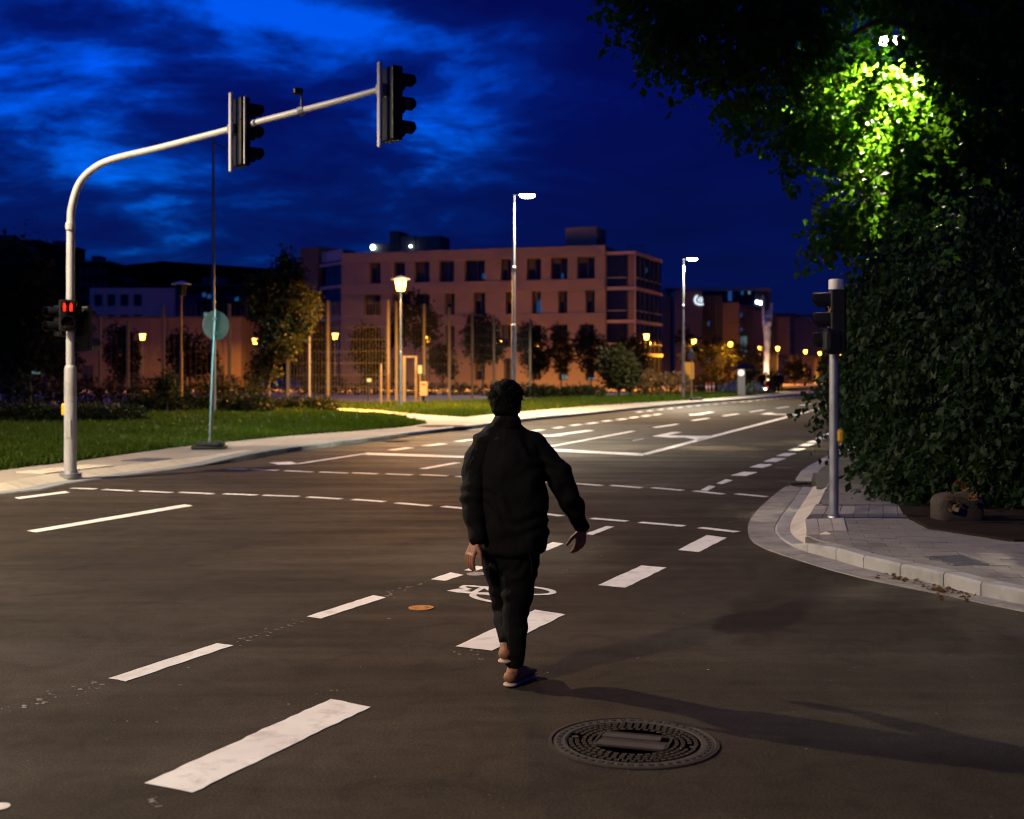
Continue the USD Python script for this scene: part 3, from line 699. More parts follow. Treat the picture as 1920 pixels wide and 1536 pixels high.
for q in split(strip_dark, 7) + split(strip_dark2, 7): obj('dark_slab', MB().prism(q, KZ - .05, KZ), 'dark_slab', pave_right)
# sloping pale stones of the dropped kerb
rz_in = offset(ksr, -0.165); 
for i in keep:
    a, b, c_, d = rz_in[i], rz_in[i + 1], rz_far[i + 1], rz_far[i]; u = (b - a) * .012
    v = np.array([[*(a + u), hr(a) + .002], [*(b - u), hr(b) + .002], [*(c_ - u), KZ], [*(d + u), KZ]])
    v2 = v.copy(); v2[:, 2] = -0.03
    obj('ramp_slab', (np.vstack([v, v2]), np.array([[3, 2, 1, 0], [4, 5, 6, 7], [0, 1, 5, 4], [1, 2, 6, 5], [2, 3, 7, 6], [3, 0, 4, 7]])), 'pale_slab', pave_right)
cg_ = thing('grate_cover', 'dark square access cover set in the right-hand pavement', 'access cover', loc=(*cover.centroid.coords[0], KZ))
cc = np.array(cover.centroid.coords[0]); cl = Polygon([np.array(p) - cc for p in cover.exterior.coords])
obj('frame', MB().prism(cl.difference(cl.buffer(-.03)), -.03, .001), 'dark_slab', cg_)
b = MB().prism(cl.buffer(-.034), -.03, -.003); r = np.array(cl.buffer(-.05).exterior.coords)[:4]
for k in range(11):
    t = (k + .5) / 11
    b.prism(LineString([r[0] + (r[3] - r[0]) * t, r[1] + (r[2] - r[1]) * t]).buffer(.012), -.004, .001)
obj('lid', b, 'dark_slab', cg_)
far_walk = Polygon([tuple(p) for p in offset(KR2, -0.31)] + inner_bush[7:][::-1] + [tuple(at(1668, 913.5, KZ)[:2]), tuple(at(1531, 913.5, KZ)[:2])]).buffer(0)
obj('old_footpath', MB().prism(far_walk, KZ - 0.03, KZ - 0.003), 'old_asphalt', pave_right)
p = at(1486, 906); obj('drain_grate', MB().box((p[0], p[1], 0.008), (.42, .42, .02), .5, ch=.004), 'cast_iron', pave_right)
for k in range(6): obj('drain_bar', MB().box((p[0] - .15 + k * .06, p[1], 0.02), (.02, .36, .01), .5), 'rubber', pave_right)

# ---------------------------------------------------------------- buildings
def facade_frame(c, d):
    """Maps photo columns and rows to (s, z) on the vertical plane through c (x, y) along unit d."""
    def s_of(px):
        t = (px - 960) / F; return (t * c[1] - c[0]) / (d[0] - t * d[1])
    def z_of(py, s): return H - (py - YH) / F * (c[1] + s * d[1])
    return s_of, z_of


class Frame:
    """Local frame of a facade: x along it, y into the building, z up; the thing stands at its origin."""
    def __init__(self, c, d): self.c, self.d = np.array(c, float), np.array(d, float) / np.linalg.norm(d); self.rz = math.atan2(self.d[1], self.d[0]); self.s_of, self.z_of = facade_frame(self.c, self.d)


# main building: stone front of four storeys
A_, B_ = np.array([-19.35, 139.0]), np.array([9.9, 130.0])
fr = Frame(A_, B_ - A_)
main = thing('office_building', 'four-storey reddish stone office building with dark recessed windows and a box on its roof', 'building', loc=(*A_, 0), rz=fr.rz)
S_ = fr.s_of; W_ = np.linalg.norm(B_ - A_); DEP = 18.0
rows = [(14.17, 11.83), (10.58, 8.19), (6.99, 4.60), (3.40, 1.0)]
wins = [[(693, 713), (738, 759), (777, 805), (823, 851), (871, 909), (939, 958), (987.5, 1014), (1032, 1064), (1082, 1115)],
        [(683, 713), (735, 759), (778, 805), (834, 852), (888, 909), (948, 962), (997, 1014), (1047, 1063), (1098, 1115)],
        [(683, 713), (730, 759), (777, 805), (835, 852), (870, 909), (940, 960), (979, 1014), (1035, 1064), (1086, 1113)],
        [(690, 713), (735, 759), (790, 805), (838, 852), (890, 909), (945, 960), (995, 1014), (1047, 1063), (1097, 1114)]]
ztop = 15.35
edges = [ztop] + [z for r in rows for z in r] + [-0.1]
for k in range(5):
    z1, z0 = edges[2 * k], edges[2 * k + 1]
    obj('spandrel_band', MB().box((W_ / 2, .2, (z0 + z1) / 2), (W_, .55, z1 - z0), ch=.03), 'sandstone', main)
for (z1, z0), ws in zip(rows, wins):
    x = 0.0; sw = [(S_(a), S_(b)) for a, b in ws]
    for a, b in sw + [(W_, W_)]:
        xm = a if a - x < 1.6 else None
        n = max(1, int(round((a - x) / 1.9)))
        for j in range(n):
            p0, p1 = x + (a - x) * j / n, x + (a - x) * (j + 1) / n
            obj('stone_panel', MB().box(((p0 + p1) / 2, .27, (z0 + z1) / 2), (p1 - p0 - .03, .5, z1 - z0 - .004)), 'sandstone', main)
        x = b
    for a, b in sw:
        w = obj('window', MB().box(((a + b) / 2, .62, z0 + .05), (b - a, .12, .1)).box(((a + b) / 2, .62, z1 - .05), (b - a, .12, .1)).box((a + .05, .62, (z0 + z1) / 2), (.1, .12, z1 - z0 - .2)).box((b - .05, .62, (z0 + z1) / 2), (.1, .12, z1 - z0 - .2)).box((a + (b - a) * .55, .62, (z0 + z1) / 2), (.07, .1, z1 - z0 - .2)), 'dark_frame', main)
        obj('pane', MB().box(((a + b) / 2, .66, (z0 + z1) / 2), (b - a - .2, .03, z1 - z0 - .2)), 'window_glass', w)
        bh = (z1 - z0) * ((int(a * 7) * 31 + int(z0 * 9)) % 7) / 9 - .25
        if bh > .3: obj('blind', MB().box((a + (b - a) * .28, .625, z1 - .1 - bh / 2), ((b - a) * .5 - .12, .02, bh)), 'dark_cladding', w)
obj('wall', MB().box((.25, DEP / 2 + .5, ztop / 2 - .05), (.5, DEP - .1, ztop)).box((W_ / 2, DEP + .4, ztop / 2 - .06), (W_ - 1.1, .4, ztop - .1)).box((W_ - .25, DEP / 2 + .5, ztop / 2 - .05), (.5, DEP - .1, ztop)), 'sandstone', main)
rf = obj('roof', MB().box((W_ / 2, DEP / 2 + .3, ztop - .5), (W_ - .9, DEP - .8, .4)), 'dark_cladding', main)
obj('inner_wall', MB().box((W_ / 2, 1.3, ztop / 2 - .4), (W_ - 1.1, .2, ztop - 1.4)), 'dark_frame', main, label='dark interior behind the windows')
for px0, px1, y0, y1, m in [(1049.5, 1054, 512, 522, 'blue_screen'), (1003, 1013, 562, 586, 'blue_screen'), (1050, 1062, 702, 712, 'cool_window'), (1100, 1113, 708.5, 712, 'cool_window'), (901, 907, 512, 522, 'blue_screen')]:
    s0, s1 = S_(px0), S_(px1); obj('lit_pane', MB().box(((s0 + s1) / 2, .635, fr.z_of((y0 + y1) / 2, s0)), (s1 - s0, .012, abs(fr.z_of(y0, s0) - fr.z_of(y1, s0)))), m, main)
s0, s1 = S_(1052), S_(1112)
obj('roof_box', MB().box(((s0 + s1) / 2, 4, 16.45), (s1 - s0, 4.5, 2.3), ch=.05), 'sandstone', main, label='plain box housing on the right of the roof')
s0, s1 = S_(664), S_(800)
for a, b, z, m in [(664, 700, 16.2, 'dark_cladding'), (701, 719, 16.9, 'dark_frame'), (722, 750, 16.6, 'dark_cladding'), (752, 800, 16.55, 'dark_cladding')]:
    obj('roof_plant', MB().box(((S_(a) + S_(b)) / 2, 6, z - .6), (S_(b) - S_(a), 3, (z - 15) * 2), ch=.04), m, main)
for px, py, r, m in [(671, 458.5, .28, 'cool_lamp'), (743.5, 456.5, .14, 'cool_lamp')]:
    s = S_(px); z = fr.z_of(py, s)
    obj('roof_lamp', MB().tm(trimesh.creation.icosphere(2, r).apply_translation((s, 4.2, z + .1))), m, main)
    obj('lamp_post', MB().tube([(s, 4.2, 15), (s, 4.2, z)], .05, 6), 'dark_frame', main)
for k, px in enumerate(range(812, 1046, 22)):
    s = S_(px); obj('roof_vent', MB().box((s, 3 + (k % 3), 15.45), (.5 + .3 * (k % 2), .6, .5 + .25 * (k % 3)), ch=.03), 'dark_frame', main)
# corrugated stair tower and glazed link at its left
c0 = on(562, 700, 146)[:2]; c1 = on(597, 700, 144)[:2]; f2 = Frame(c0, c1 - c0)
tower = thing('stair_tower', 'ribbed dark stair tower at the left end of the stone office building', 'building', loc=(*c0, 0), rz=f2.rz)
Wt = np.linalg.norm(c1 - c0)
obj('wall', MB().box((Wt / 2, 3, 8.1), (Wt, 6, 17)), 'dark_cladding', tower)
for k in range(9): obj('rib', MB().box(((k + .5) * Wt / 9, -.06, 8.1), (.09, .12, 17)), 'sandstone', tower)
c0 = on(597.5, 700, 144)[:2]; c1 = np.array(A_) + [-.3, .8]; f2 = Frame(c0, c1 - c0); Wt = np.linalg.norm(c1 - c0)
link = thing('glazed_link', 'narrow glazed link between ribbed stair tower and stone office building', 'building', loc=(*c0, 0), rz=f2.rz)
obj('wall', MB().box((Wt / 2, 2.5, 7.0), (Wt, 4, 14.4)), 'dark_frame', link)
for z in (4.2, 8.0, 11.7, 14.35): obj('slab_edge', MB().box((Wt / 2, .38, z), (Wt, .5, .32)), 'slab_edge', link)
for r in range(3):
    for k in range(3): obj('pane', MB().box(((k + .5) * Wt / 3, .46, 6.1 + r * 3.75), (Wt / 3 - .15, .05, 3.3)), 'window_glass', link)
for k in range(3): obj('top_panel', MB().box(((k + .5) * Wt / 3, .44, 15.35), (Wt / 3 - .1, .06, 1.2)), 'plaster_white', link)

# glazed corner at the right
c0 = B_ + np.array([.06, .35]); c1 = on(1192, 700, 129.4)[:2]; c2 = on(1243, 700, 140)[:2]
f3 = Frame(c0, c1 - c0); gl = thing('glass_corner_building', 'glazed office corner with pale floor edges at the right of the stone building', 'building', loc=(*c0, 0), rz=f3.rz)
Wg = np.linalg.norm(c1 - c0); e = (c2 - c1); ca, sa = math.cos(-f3.rz), math.sin(-f3.rz); e = np.array([e[0] * ca - e[1] * sa, e[0] * sa + e[1] * ca]); Le = np.linalg.norm(e); e /= Le; n_ = np.array([e[1], -e[0]])
core = Polygon([(0, .25), (Wg - .25, .25), (Wg - .25 + e[0] * Le, .25 + e[1] * (Le - .3)), (0, e[1] * Le)])
obj('core', MB().prism(core, 0, 14.2), 'dark_frame', gl)
for z in (14.5, 10.75, 7.25, 3.75):
    obj('floor_edge', MB().prism(Polygon([(0, 0), (Wg, 0), (Wg + e[0] * Le, e[1] * Le), (0, e[1] * Le)]), z - .17, z + .17), 'slab_edge', gl)
for r in range(4):
    zb, zt = [(.1, 3.55), (3.95, 7.05), (7.45, 10.55), (10.95, 14.3)][r]
    for k in range(3):
        a, b = Wg * [0, .02, .7][k], Wg * [0, .7, .98][k]
        if b > a: obj('pane', MB().box(((a + b) / 2, .2, (zb + zt) / 2), (b - a - .1, .06, zt - zb)), 'window_glass', gl)
    obj('rail', MB().box((Wg * .36, .12, zb + .95), (Wg * .66, .06, .10)), 'slab_edge', gl)
    obj('blind_panel', MB().box((Wg * .84, .14, zb + (zt - zb) * .5), (Wg * .2, .05, zt - zb - .1)), 'plaster_pink', gl)
    for k in range(6):
        p = np.array([Wg, 0]) + e * Le * (k + .5) / 6
        obj('pane', MB().box((p[0] - n_[0] * .2, p[1] - n_[1] * .2, (zb + zt) / 2), (Le / 6 - .15, .06, zt - zb), math.atan2(e[1], e[0])), 'window_glass', gl)
        q = np.array([Wg, 0]) + e * Le * k / 6
        obj('mullion', MB().box((q[0] - n_[0] * .08, q[1] - n_[1] * .08, (zb + zt) / 2), (.14, .14, zt - zb)), 'dark_frame' if k else 'slab_edge', gl)
    obj('rail', MB().box((Wg + e[0] * Le / 2 - n_[0] * .1, e[1] * Le / 2 - n_[1] * .1, zb + .95), (Le, .06, .09), math.atan2(e[1], e[0])), 'slab_edge', gl)
for k in range(5): obj('roof_rail', MB().tube([(Wg * .55 + k * .5, 2.5, 14.6), (Wg * .55 + k * .5, 2.5, 15.5)], .04, 5), 'dark_frame', gl)
obj('roof_rail', MB().tube([(Wg * .55, 2.5, 15.5), (Wg * .55 + 2, 2.5, 15.5)], .04, 5), 'dark_frame', gl)
obj('blue_window', MB().box((Wg + e[0] * Le * .42 + n_[0] * -.14, e[1] * Le * .42 - n_[1] * .14, 13.0), (.35, .03, .45), math.atan2(e[1], e[0])), 'blue_screen', gl)

# stepped block farther along the road: stone slabs with dark louvred gaps
blocks = [(1266, 1317, 545, 172), (1345, 1386, 567, 186), (1402, 1446, 582, 202), (1449, 1481, 594, 216)]
bl = thing('slab_wing_building', 'long building of separate tall stone slabs with dark louvred gaps, behind the second lamp', 'building', loc=(on(1266, 700, 172)[0], 172, 0))
o0 = np.array([on(1266, 700, 172)[0], 172.0, 0])
for i, (x0, x1, yt, Y) in enumerate(blocks):
    a, b, h = on(x0, 700, Y)[0], on(x1, 700, Y)[0], on(0, yt, Y)[2]
    wl = obj('slab_wall', MB().box(np.array([(a + b) / 2, Y + 3, h / 2]) - o0, (b - a, 6, h), ch=.06), 'plaster_pink', bl)
    for k in range(3): obj('joint', MB().box(np.array([(a + b) / 2, Y - .002, h * (k + 1) / 4]) - o0, (b - a - .3, .02, .05)), 'dark_cladding', wl)
    if i < 3:
        g0, g1 = b, on(blocks[i + 1][0], 700, Y + 8)[0]
        obj('gap_wall', MB().box(np.array([(g0 + g1) / 2, Y + 9, h / 2 - .2]) - o0, (g1 - g0 + 1.4, 3, h)), 'dark_frame', bl)
        for k in range(7): obj('louvre', MB().box(np.array([g0 + .3 + (g1 - g0 - .4) * (k + .5) / 7, Y + 7.3, h / 2]) - o0, (.16, .35, h - .6)), 'dark_cladding', bl)
    obj('left_cheek', MB().box(np.array([a - .9, Y + 4, h / 2 - .3]) - o0, (1.4, 3, h - .6)), 'dark_cladding', bl)
for px, py, Y in [(1329, 607, 179.2), (1327, 676, 179.2), (1389.5, 591, 193.2), (1389.5, 618, 193.2)]:
    p = on(px, py, Y) - o0; obj('lit_window', MB().box(p, (.5, .05, .6)), 'blue_screen', bl)
p = on(1394, 650, 193.2) - o0
for k in range(3): obj('lit_window', MB().box(p + [(k - 1) * .42, 0, 0], (.3, .05, 3.2)), 'cool_window', bl)
# the glowing emblem on the first slab
p = on(1310, 563, 171.9) - o0
em = MB(); arc = LineString([(-.35, .9), (-.75, .45), (-.8, -.1), (-.55, -.65), (.1, -.9), (.85, -.85)]).buffer(.17)
arc = arc.union(sbox(-.15, -.2, .1, .45)).union(sbox(.25, -.2, .45, .75)).union(sbox(.58, -.2, .78, .55)).union(sbox(-.15, -.42, .85, -.28))
em.prism(arc, 0, .08); em.move(np.array([[.68, 0, 0, p[0]], [0, 0, -1, p[1]], [0, .68, 0, p[2]], [0, 0, 0, 1]])); obj('emblem', em, 'white_sign', bl)
# dark glazed upper block behind it
a, b = on(1232, 700, 225)[0], on(1449, 700, 225)[0]; zt, zb = on(0, 540, 225)[2], on(0, 572, 225)[2]
gb = thing('glass_upper_block', 'dark glazed office block with rounded roof end behind the stone slabs', 'building', loc=(a, 225, 0))
pr = Polygon([(0, -1), (b - a - 2.5, -1), (b - a - .6, -.3), (b - a, 2), (b - a, 12), (0, 12)])
obj('wall', MB().prism(pr.buffer(-.25), 0, zt - .6), 'dark_frame', gb)
obj('roof_slab', MB().prism(pr, zt - .6, zt), 'slab_edge', gb); obj('floor_slab', MB().prism(pr, zb - .4, zb), 'dark_cladding', gb)
for k in range(22): obj('pane', MB().box((1.0 + k * (b - a - 4) / 22, -.8, (zb + zt) / 2 - .3), ((b - a) / 22 - .25, .08, zt - zb - .7)), 'window_glass', gb)
for px, py, w, h, m in [(1369, 553, .7, 2.2, 'blue_screen'), (1392, 548, .5, .9, 'blue_screen'), (1405, 548, .4, .7, 'cool_window'), (1425, 568, .6, .6, 'cool_lamp'), (1419, 566.5, .4, .5, 'cool_lamp')]:
    p = on(px, py, 224); obj('lit_window', MB().box((p[0] - a, -1.1 if m == 'cool_lamp' else -.88, p[2]), (w, .06, h)), m, gb)
obj('end_wall', MB().box((b - a - .35, 6, zt / 2), (.5, 9, zt - .8)), 'plaster_pink', gb)
for x0, x1, yt, Y, m, lab in [(1450, 1490, 590, 250, 'dark_cladding', 'dark block beyond the last stone slab, with a faint cool window strip'), (1480, 1560, 592, 290, 'hill', 'low dark gabled block at the far end of the road'), (1480, 1525, 667, 190, 'plaster_pink', 'low ochre kiosk building lit by the distant sodium lamps'), (1526, 1575, 671, 230, 'plaster_pink', 'low ochre hall lit by sodium lamps at the road end'), (1250, 1268, 545, 178, 'dark_cladding', 'narrow dark ribbed block between glass corner and stone slabs')]:
    a, b, h = on(x0, 700, Y)[0], on(x1, 700, Y)[0], on(0, yt, Y)[2]
    t = thing('far_building', lab, 'building', loc=(a, Y, 0)); w = b - a
    if m == 'hill': obj('wall', MB().prism(Polygon([(0, 0), (w, 0), (w, h * .72), (w * .35, h), (0, h * .95)]), 0, 10).move(np.array([[1, 0, 0, 0], [0, 0, 1, 0], [0, 1, 0, 0], [0, 0, 0, 1]])), 'dark_cladding', t)
    else: obj('wall', MB().box((w / 2, 4, h / 2), (w, 8, h), ch=.05), m, t)
    obj('roof', MB().box((w / 2, 4, h + .12), (w + .5, 8.5, .22)), 'dark_frame', t)
    for k in range(4): obj('window', MB().box((w * (k + .5) / 4, -.03, min(h * .5, 1.6)), (w / 4 - .6, .06, min(h * .45, 1.8))), 'warm_panel' if (m == 'plaster_pink' and k in (0, 2)) else 'window_glass', t)

# left: low pink hall, white upper block, dark blocks on the slope, the hill
a = on(40, 700, 124)[0]; b = on(452, 700, 124)[0]; h = on(0, 597, 124)[2]
hall = thing('low_hall', 'long low pinkish hall wall behind the tall mesh fence at left', 'building', loc=(a, 124, 0)); w = b - a
for k in range(12): obj('wall_panel', MB().box((w * (k + .5) / 12, 5, h / 2), (w / 12 - .03, 10, h)), 'plaster_pink', hall)
obj('roof', MB().box((w / 2, 5, h + .1), (w + .3, 10.3, .2)), 'dark_cladding', hall)
for px in (120, 165, 250, 340, 410): obj('door', MB().box((on(px, 0, 124)[0] - a, -.03, 1.3), (1.1, .06, 2.5)), 'dark_frame', hall)
p = on(8, 690, 123.9); obj('lit_window', MB().box((max(.6, p[0] - a + 3), -.04, p[2]), (1.6, .06, 1.2)), 'cool_window', hall)
a = on(168, 700, 160)[0]; b = on(327, 700, 160)[0]; h = on(0, 540, 160)[2]
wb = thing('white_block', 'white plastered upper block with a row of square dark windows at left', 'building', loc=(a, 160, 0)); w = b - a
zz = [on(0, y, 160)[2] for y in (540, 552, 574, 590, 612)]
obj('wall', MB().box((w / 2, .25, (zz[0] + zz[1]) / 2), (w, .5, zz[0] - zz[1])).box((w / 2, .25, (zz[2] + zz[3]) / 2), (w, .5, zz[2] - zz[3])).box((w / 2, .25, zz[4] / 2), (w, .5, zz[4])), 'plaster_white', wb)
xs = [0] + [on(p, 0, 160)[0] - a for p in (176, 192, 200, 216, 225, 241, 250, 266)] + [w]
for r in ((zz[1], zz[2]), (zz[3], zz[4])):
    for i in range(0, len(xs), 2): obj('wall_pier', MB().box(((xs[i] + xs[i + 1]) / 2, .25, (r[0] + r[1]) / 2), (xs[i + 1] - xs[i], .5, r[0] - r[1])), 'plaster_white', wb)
    for i in range(1, len(xs) - 1, 2):
        f_ = obj('window', MB().box(((xs[i] + xs[i + 1]) / 2, .4, r[1] + .06), (xs[i + 1] - xs[i], .2, .12)), 'dark_frame', wb)
        obj('pane', MB().box(((xs[i] + xs[i + 1]) / 2, .45, (r[0] + r[1]) / 2), (xs[i + 1] - xs[i], .05, r[0] - r[1])), 'window_glass', f_)
obj('rear_wall', MB().box((w / 2, 6, h / 2 - .2), (w - .1, 10.8, h - .4)), 'dark_cladding', wb)
for x0, x1, yt, Y, lab in [(-60, 72, 452, 300, 'tall dark apartment block at the far left edge'), (74, 130, 462, 320, 'dark apartment block with a stepped roof right of the tallest one'), (146, 204, 492, 290, 'lower dark apartment block just right of the signal mast'), (205, 250, 528, 330, 'lowest dark house on the left slope'), (336, 470, 536, 235, 'dark building with a few blue-lit windows behind the round sign')]:
    a, b, h = on(x0, 700, Y)[0], on(x1, 700, Y)[0], on(0, yt, Y)[2]; w = b - a
    t = thing('dark_block', lab, 'building', loc=(a, Y, 0))
    obj('wall', MB().box((w / 2, 6, h / 2), (w, 12, h)), 'brick_dark', t)
    obj('roof', MB().box((w / 2, 6, h + .15), (w + .6, 12.6, .3)), 'dark_frame', t); obj('roof_box', MB().box((w * .4, 6, h + 1.1), (w * .3, 4, 1.6)), 'dark_frame', t)
    for r in range(5):
        for k in range(5): obj('window', MB().box((w * (k + .5) / 5, -.04, h - 2.2 - r * 3.1), (w / 5 * .5, .08, 1.5)), 'window_glass', t)
    if 'blue' in lab:
        for px, py, m in [(383, 553, 'blue_screen'), (392.5, 556, 'blue_screen'), (444, 560.5, 'blue_screen'), (386, 590, 'cool_window')]:
            p = on(px, py, Y); obj('lit_window', MB().box((p[0] - a, -.1, p[2]), (.7, .06, .8)), m, t)
hv = []; nx = 60
for j, Y in enumerate((420, 520, 640)):
    for i in range(nx):
        x = -560 + i * 900 / (nx - 1); px = 960 + x / Y * F
        z = (0, 1, .3)[j] * (max(0, 46 - abs(px - 300) * .018) * (1 if px < 900 else max(.25, 1 - (px - 900) / 1400)) + 5 * meshkit.noise(np.array([x * .02, j, 0.0]), 2))
        hv.append((x, Y, z - .5))
obj('hills', (np.array(hv), np.array([[j * nx + i, j * nx + i + 1, (j + 1) * nx + i + 1, (j + 1) * nx + i] for j in range(2) for i in range(nx - 1)])), 'hill', smooth=True, kind='structure')


# ---------------------------------------------------------------- vegetation
def leaf_mesh(rng, pts, dirs, size):
    """Folded pointed leaves: 4 corners, 2 triangles each."""
    n = len(pts); d = dirs / (np.linalg.norm(dirs, axis=1, keepdims=True) + 1e-9)
    r = rng.normal(0, 1, (n, 3)); s = np.cross(d, r); s /= np.linalg.norm(s, axis=1, keepdims=True) + 1e-9; nn = np.cross(s, d)
    L = size * rng.uniform(.6, 1.3, n)[:, None]; w = L * rng.uniform(.28, .42, n)[:, None]
    v = np.stack([pts, pts + d * L * .5 + s * w + nn * L * .08, pts + d * L, pts + d * L * .5 - s * w + nn * L * .08], 1).reshape(-1, 3)
    i = np.arange(n)[:, None] * 4
    return v, np.vstack([i + [0, 1, 2], i + [0, 2, 3]])


def crown(seed, blobs, twigs, per, size, tw_len=.45, droop=.25, shell=.45, spread=.08):
    """Leaves along twigs that grow outward through the crown's lumps; blobs: (centre, (rx, ry, rz), weight)."""
    rng = np.random.default_rng(seed); w = np.array([b[2] * (b[1][0] * b[1][1] * b[1][2]) ** .67 for b in blobs]); w /= w.sum()
    k = rng.choice(len(blobs), twigs, p=w); C = np.array([b[0] for b in blobs], float)[k]; R = np.array([b[1] for b in blobs], float)[k]
    u = rng.normal(0, 1, (twigs, 3)); u /= np.linalg.norm(u, axis=1, keepdims=True)
    rad = (shell + (1 - shell) * rng.random(twigs) ** .7)[:, None]
    keep = meshkit.noise((C + u * R * rad) * 1.1, seed) > .30
    C, R, u, rad = C[keep], R[keep], u[keep], rad[keep]; t = len(C)
    d = u + rng.normal(0, .45, (t, 3)); d[:, 2] -= droop; d /= np.linalg.norm(d, axis=1, keepdims=True)
    base = C + u * R * rad; L = tw_len * rng.uniform(.5, 1.4, t)
    f = np.tile((np.arange(per) + .5) / per, (t, 1)) + rng.normal(0, .03, (t, per))
    p = base[:, None] + d[:, None] * (f * L[:, None])[..., None]; p[..., 2] -= droop * .35 * L[:, None] * f ** 2
    side = rng.normal(0, 1, (t, per, 3)) * spread; ld = d[:, None] * .5 + rng.normal(0, .65, (t, per, 3)); ld[..., 2] -= droop * .8
    return leaf_mesh(rng, (p + side).reshape(-1, 3), ld.reshape(-1, 3), size)


def limb(mb, pts, r0, r1, n=7):
    c = curve(pts, 4); mb.tube(c, np.linspace(r0, r1, len(c)), n)


def tree(name, label, cat, base, trunk_h, tr, blobs, twigs, per, size, lm, seed, group=None, **k):
    t = thing(name, label, cat, group, loc=base); b0 = np.asarray(base, float); mb = MB()
    if trunk_h:
        rng = np.random.default_rng(seed); mx = max(bb[0][2] for bb in blobs)
        limb(mb, [b0 * 0 + [0, 0, -.05], [.02, 0, trunk_h * .5], [rng.normal(0, .05), 0, trunk_h]], tr, tr * .75)
        for bb in blobs:
            c = np.array(bb[0]) - b0
            limb(mb, [[0, 0, trunk_h * .9], c * [.45, .45, .5] + [0, 0, trunk_h * .45], c + [0, 0, -.1 * bb[1][2]]], tr * .6, tr * .12, 5)
        obj('trunk', mb, 'bark', t, smooth=True)
    v, f = crown(seed, blobs, twigs, per, size, **k); obj('crown' if trunk_h else 'foliage', (v - b0, f), lm, t, kind='stuff'); return t


ell = lambda px, py, Y, rx, ry, rz, w=1.0: (on(px, py, Y), (rx, ry, rz), w)
# the street tree over the right-hand pavement
tb = np.array([9.6, 21.5, KZ])
big = thing('street_tree', 'big leafy tree overhanging the right pavement, its lower leaves lit bright green by a lamp', 'tree', loc=tb)
bl_ = [ell(1255, 40, 19, .8, 1.0, .5), ell(1330, 70, 19.5, .9, 1.0, .62), ell(1400, 110, 20, .8, 1.0, .62), ell(1370, 20, 19.5, 1.1, 1.2, .55), ell(1470, 60, 20.5, .9, 1.2, .6),
       ell(1560, 130, 25.4, .85, .8, .75, 1.1), ell(1620, 210, 25.6, .95, .8, .85, 1.2), ell(1535, 245, 25.4, .62, .7, .55, .9), ell(1590, 300, 25.6, .7, .7, .5, .9), ell(1500, 300, 24.6, .35, .5, .22), ell(1730, 170, 25.2, .6, .6, .8), ell(1480, 180, 24, .75, .9, .55), ell(1410, 175, 23.5, .55, .8, .42), ell(1400, 225, 23, .22, .4, .15),
       ell(1830, 210, 22.5, 1.0, 1.4, 1.3), ell(1850, 340, 21.5, 1.2, 1.4, 1.1), ell(1760, 360, 24, 1.0, 1.4, 1.0), ell(1790, 440, 22, 1.1, 1.5, .8), ell(1900, 150, 20, 1.0, 1.2, 1.3), ell(1640, 390, 24, .7, .9, .6), ell(1590, 440, 22.5, .5, .7, .45), ell(1545, 445, 22, .25, .4, .2), ell(1690, 420, 25, .8, 1.0, .8),
       ell(1667, 80, 24.9, .5, .35, .3, .5), ell(1655, 200, 23.8, .8, .5, .7, .7), ell(1590, 160, 24.0, .7, .5, .6, .7), ell(1500, 220, 24.6, .6, .6, .5, .8), ell(1740, 260, 24.4, .8, .7, .8, 1.2), ell(1800, 150, 25.0, .8, .8, .6, 1.0), ell(1620, 160, 27.2, 1.2, .7, 1.0, 1.3), ell(1570, 110, 27, .8, .6, .6, 1.2), ell(1590, 260, 27.2, .9, .7, .8, 1.2), ell(1700, 260, 27.4, .8, .7, 1.0, 1.0), ell(1530, 180, 26.5, .6, .7, .6), ell(1540, -110, 22, 2.2, 2.0, 1.0), ell(1760, -110, 22.5, 2.6, 2.2, 1.6), ell(1950, -80, 21.5, 2.4, 2.4, 2.0), ell(1290, -40, 19.5, 1.3, 1.3, .6), ell(1740, 0, 22.5, 1.1, 1.3, .4), ell(1850, 60, 21, 1.4, 1.6, .8), ell(2050, 200, 21.5, 2.0, 2.2, 2.2)]
tk = MB(); W2 = lambda px, py, Y: on(px, py, Y) - tb
limb(tk, [(0, 0, -.15), (-.1, 0, 1.5), W2(1965, 330, 21.3), W2(1935, 180, 21.0), W2(1890, 120, 20.8)], .26, .16, 10)
limb(tk, [W2(1935, 200, 21.0), W2(1850, 120, 21.2), W2(1760, 85, 21.6), W2(1690, 45, 22), W2(1640, 42, 22.4), W2(1585, 75, 23), W2(1550, 112, 23.6)], .13, .02)
limb(tk, [W2(1890, 130, 20.8), W2(1840, 40, 20.4), W2(1740, -10, 20.4), W2(1560, -20, 20), W2(1400, 30, 19.6), W2(1290, 60, 19.2)], .12, .015)
limb(tk, [W2(1925, 170, 21), W2(1830, 118, 21.6), W2(1760, 112, 22.4), W2(1690, 130, 23.6)], .08, .02)
limb(tk, [W2(1900, 130, 20.8), W2(1930, 20, 21), W2(1900, -120, 21.4)], .13, .05)
limb(tk, [W2(1955, 300, 21.3), W2(1900, 250, 22), W2(1820, 230, 23)], .07, .02)
obj('trunk', tk, 'bark', big, smooth=True)
v, f = crown(41, bl_, 7400, 10, .175, tw_len=.46, droop=.3, shell=.25, spread=.08)
lamp_at = np.array([8.0, 26.0, 8.5]); q = v.reshape(-1, 4, 3); dl = np.linalg.norm(q.mean(1) - lamp_at, axis=1); keep = (dl > 1.5) | ((dl > .5) & (np.random.default_rng(9).random(len(q)) < .6)); q = q[keep]   # cut back round the lamp
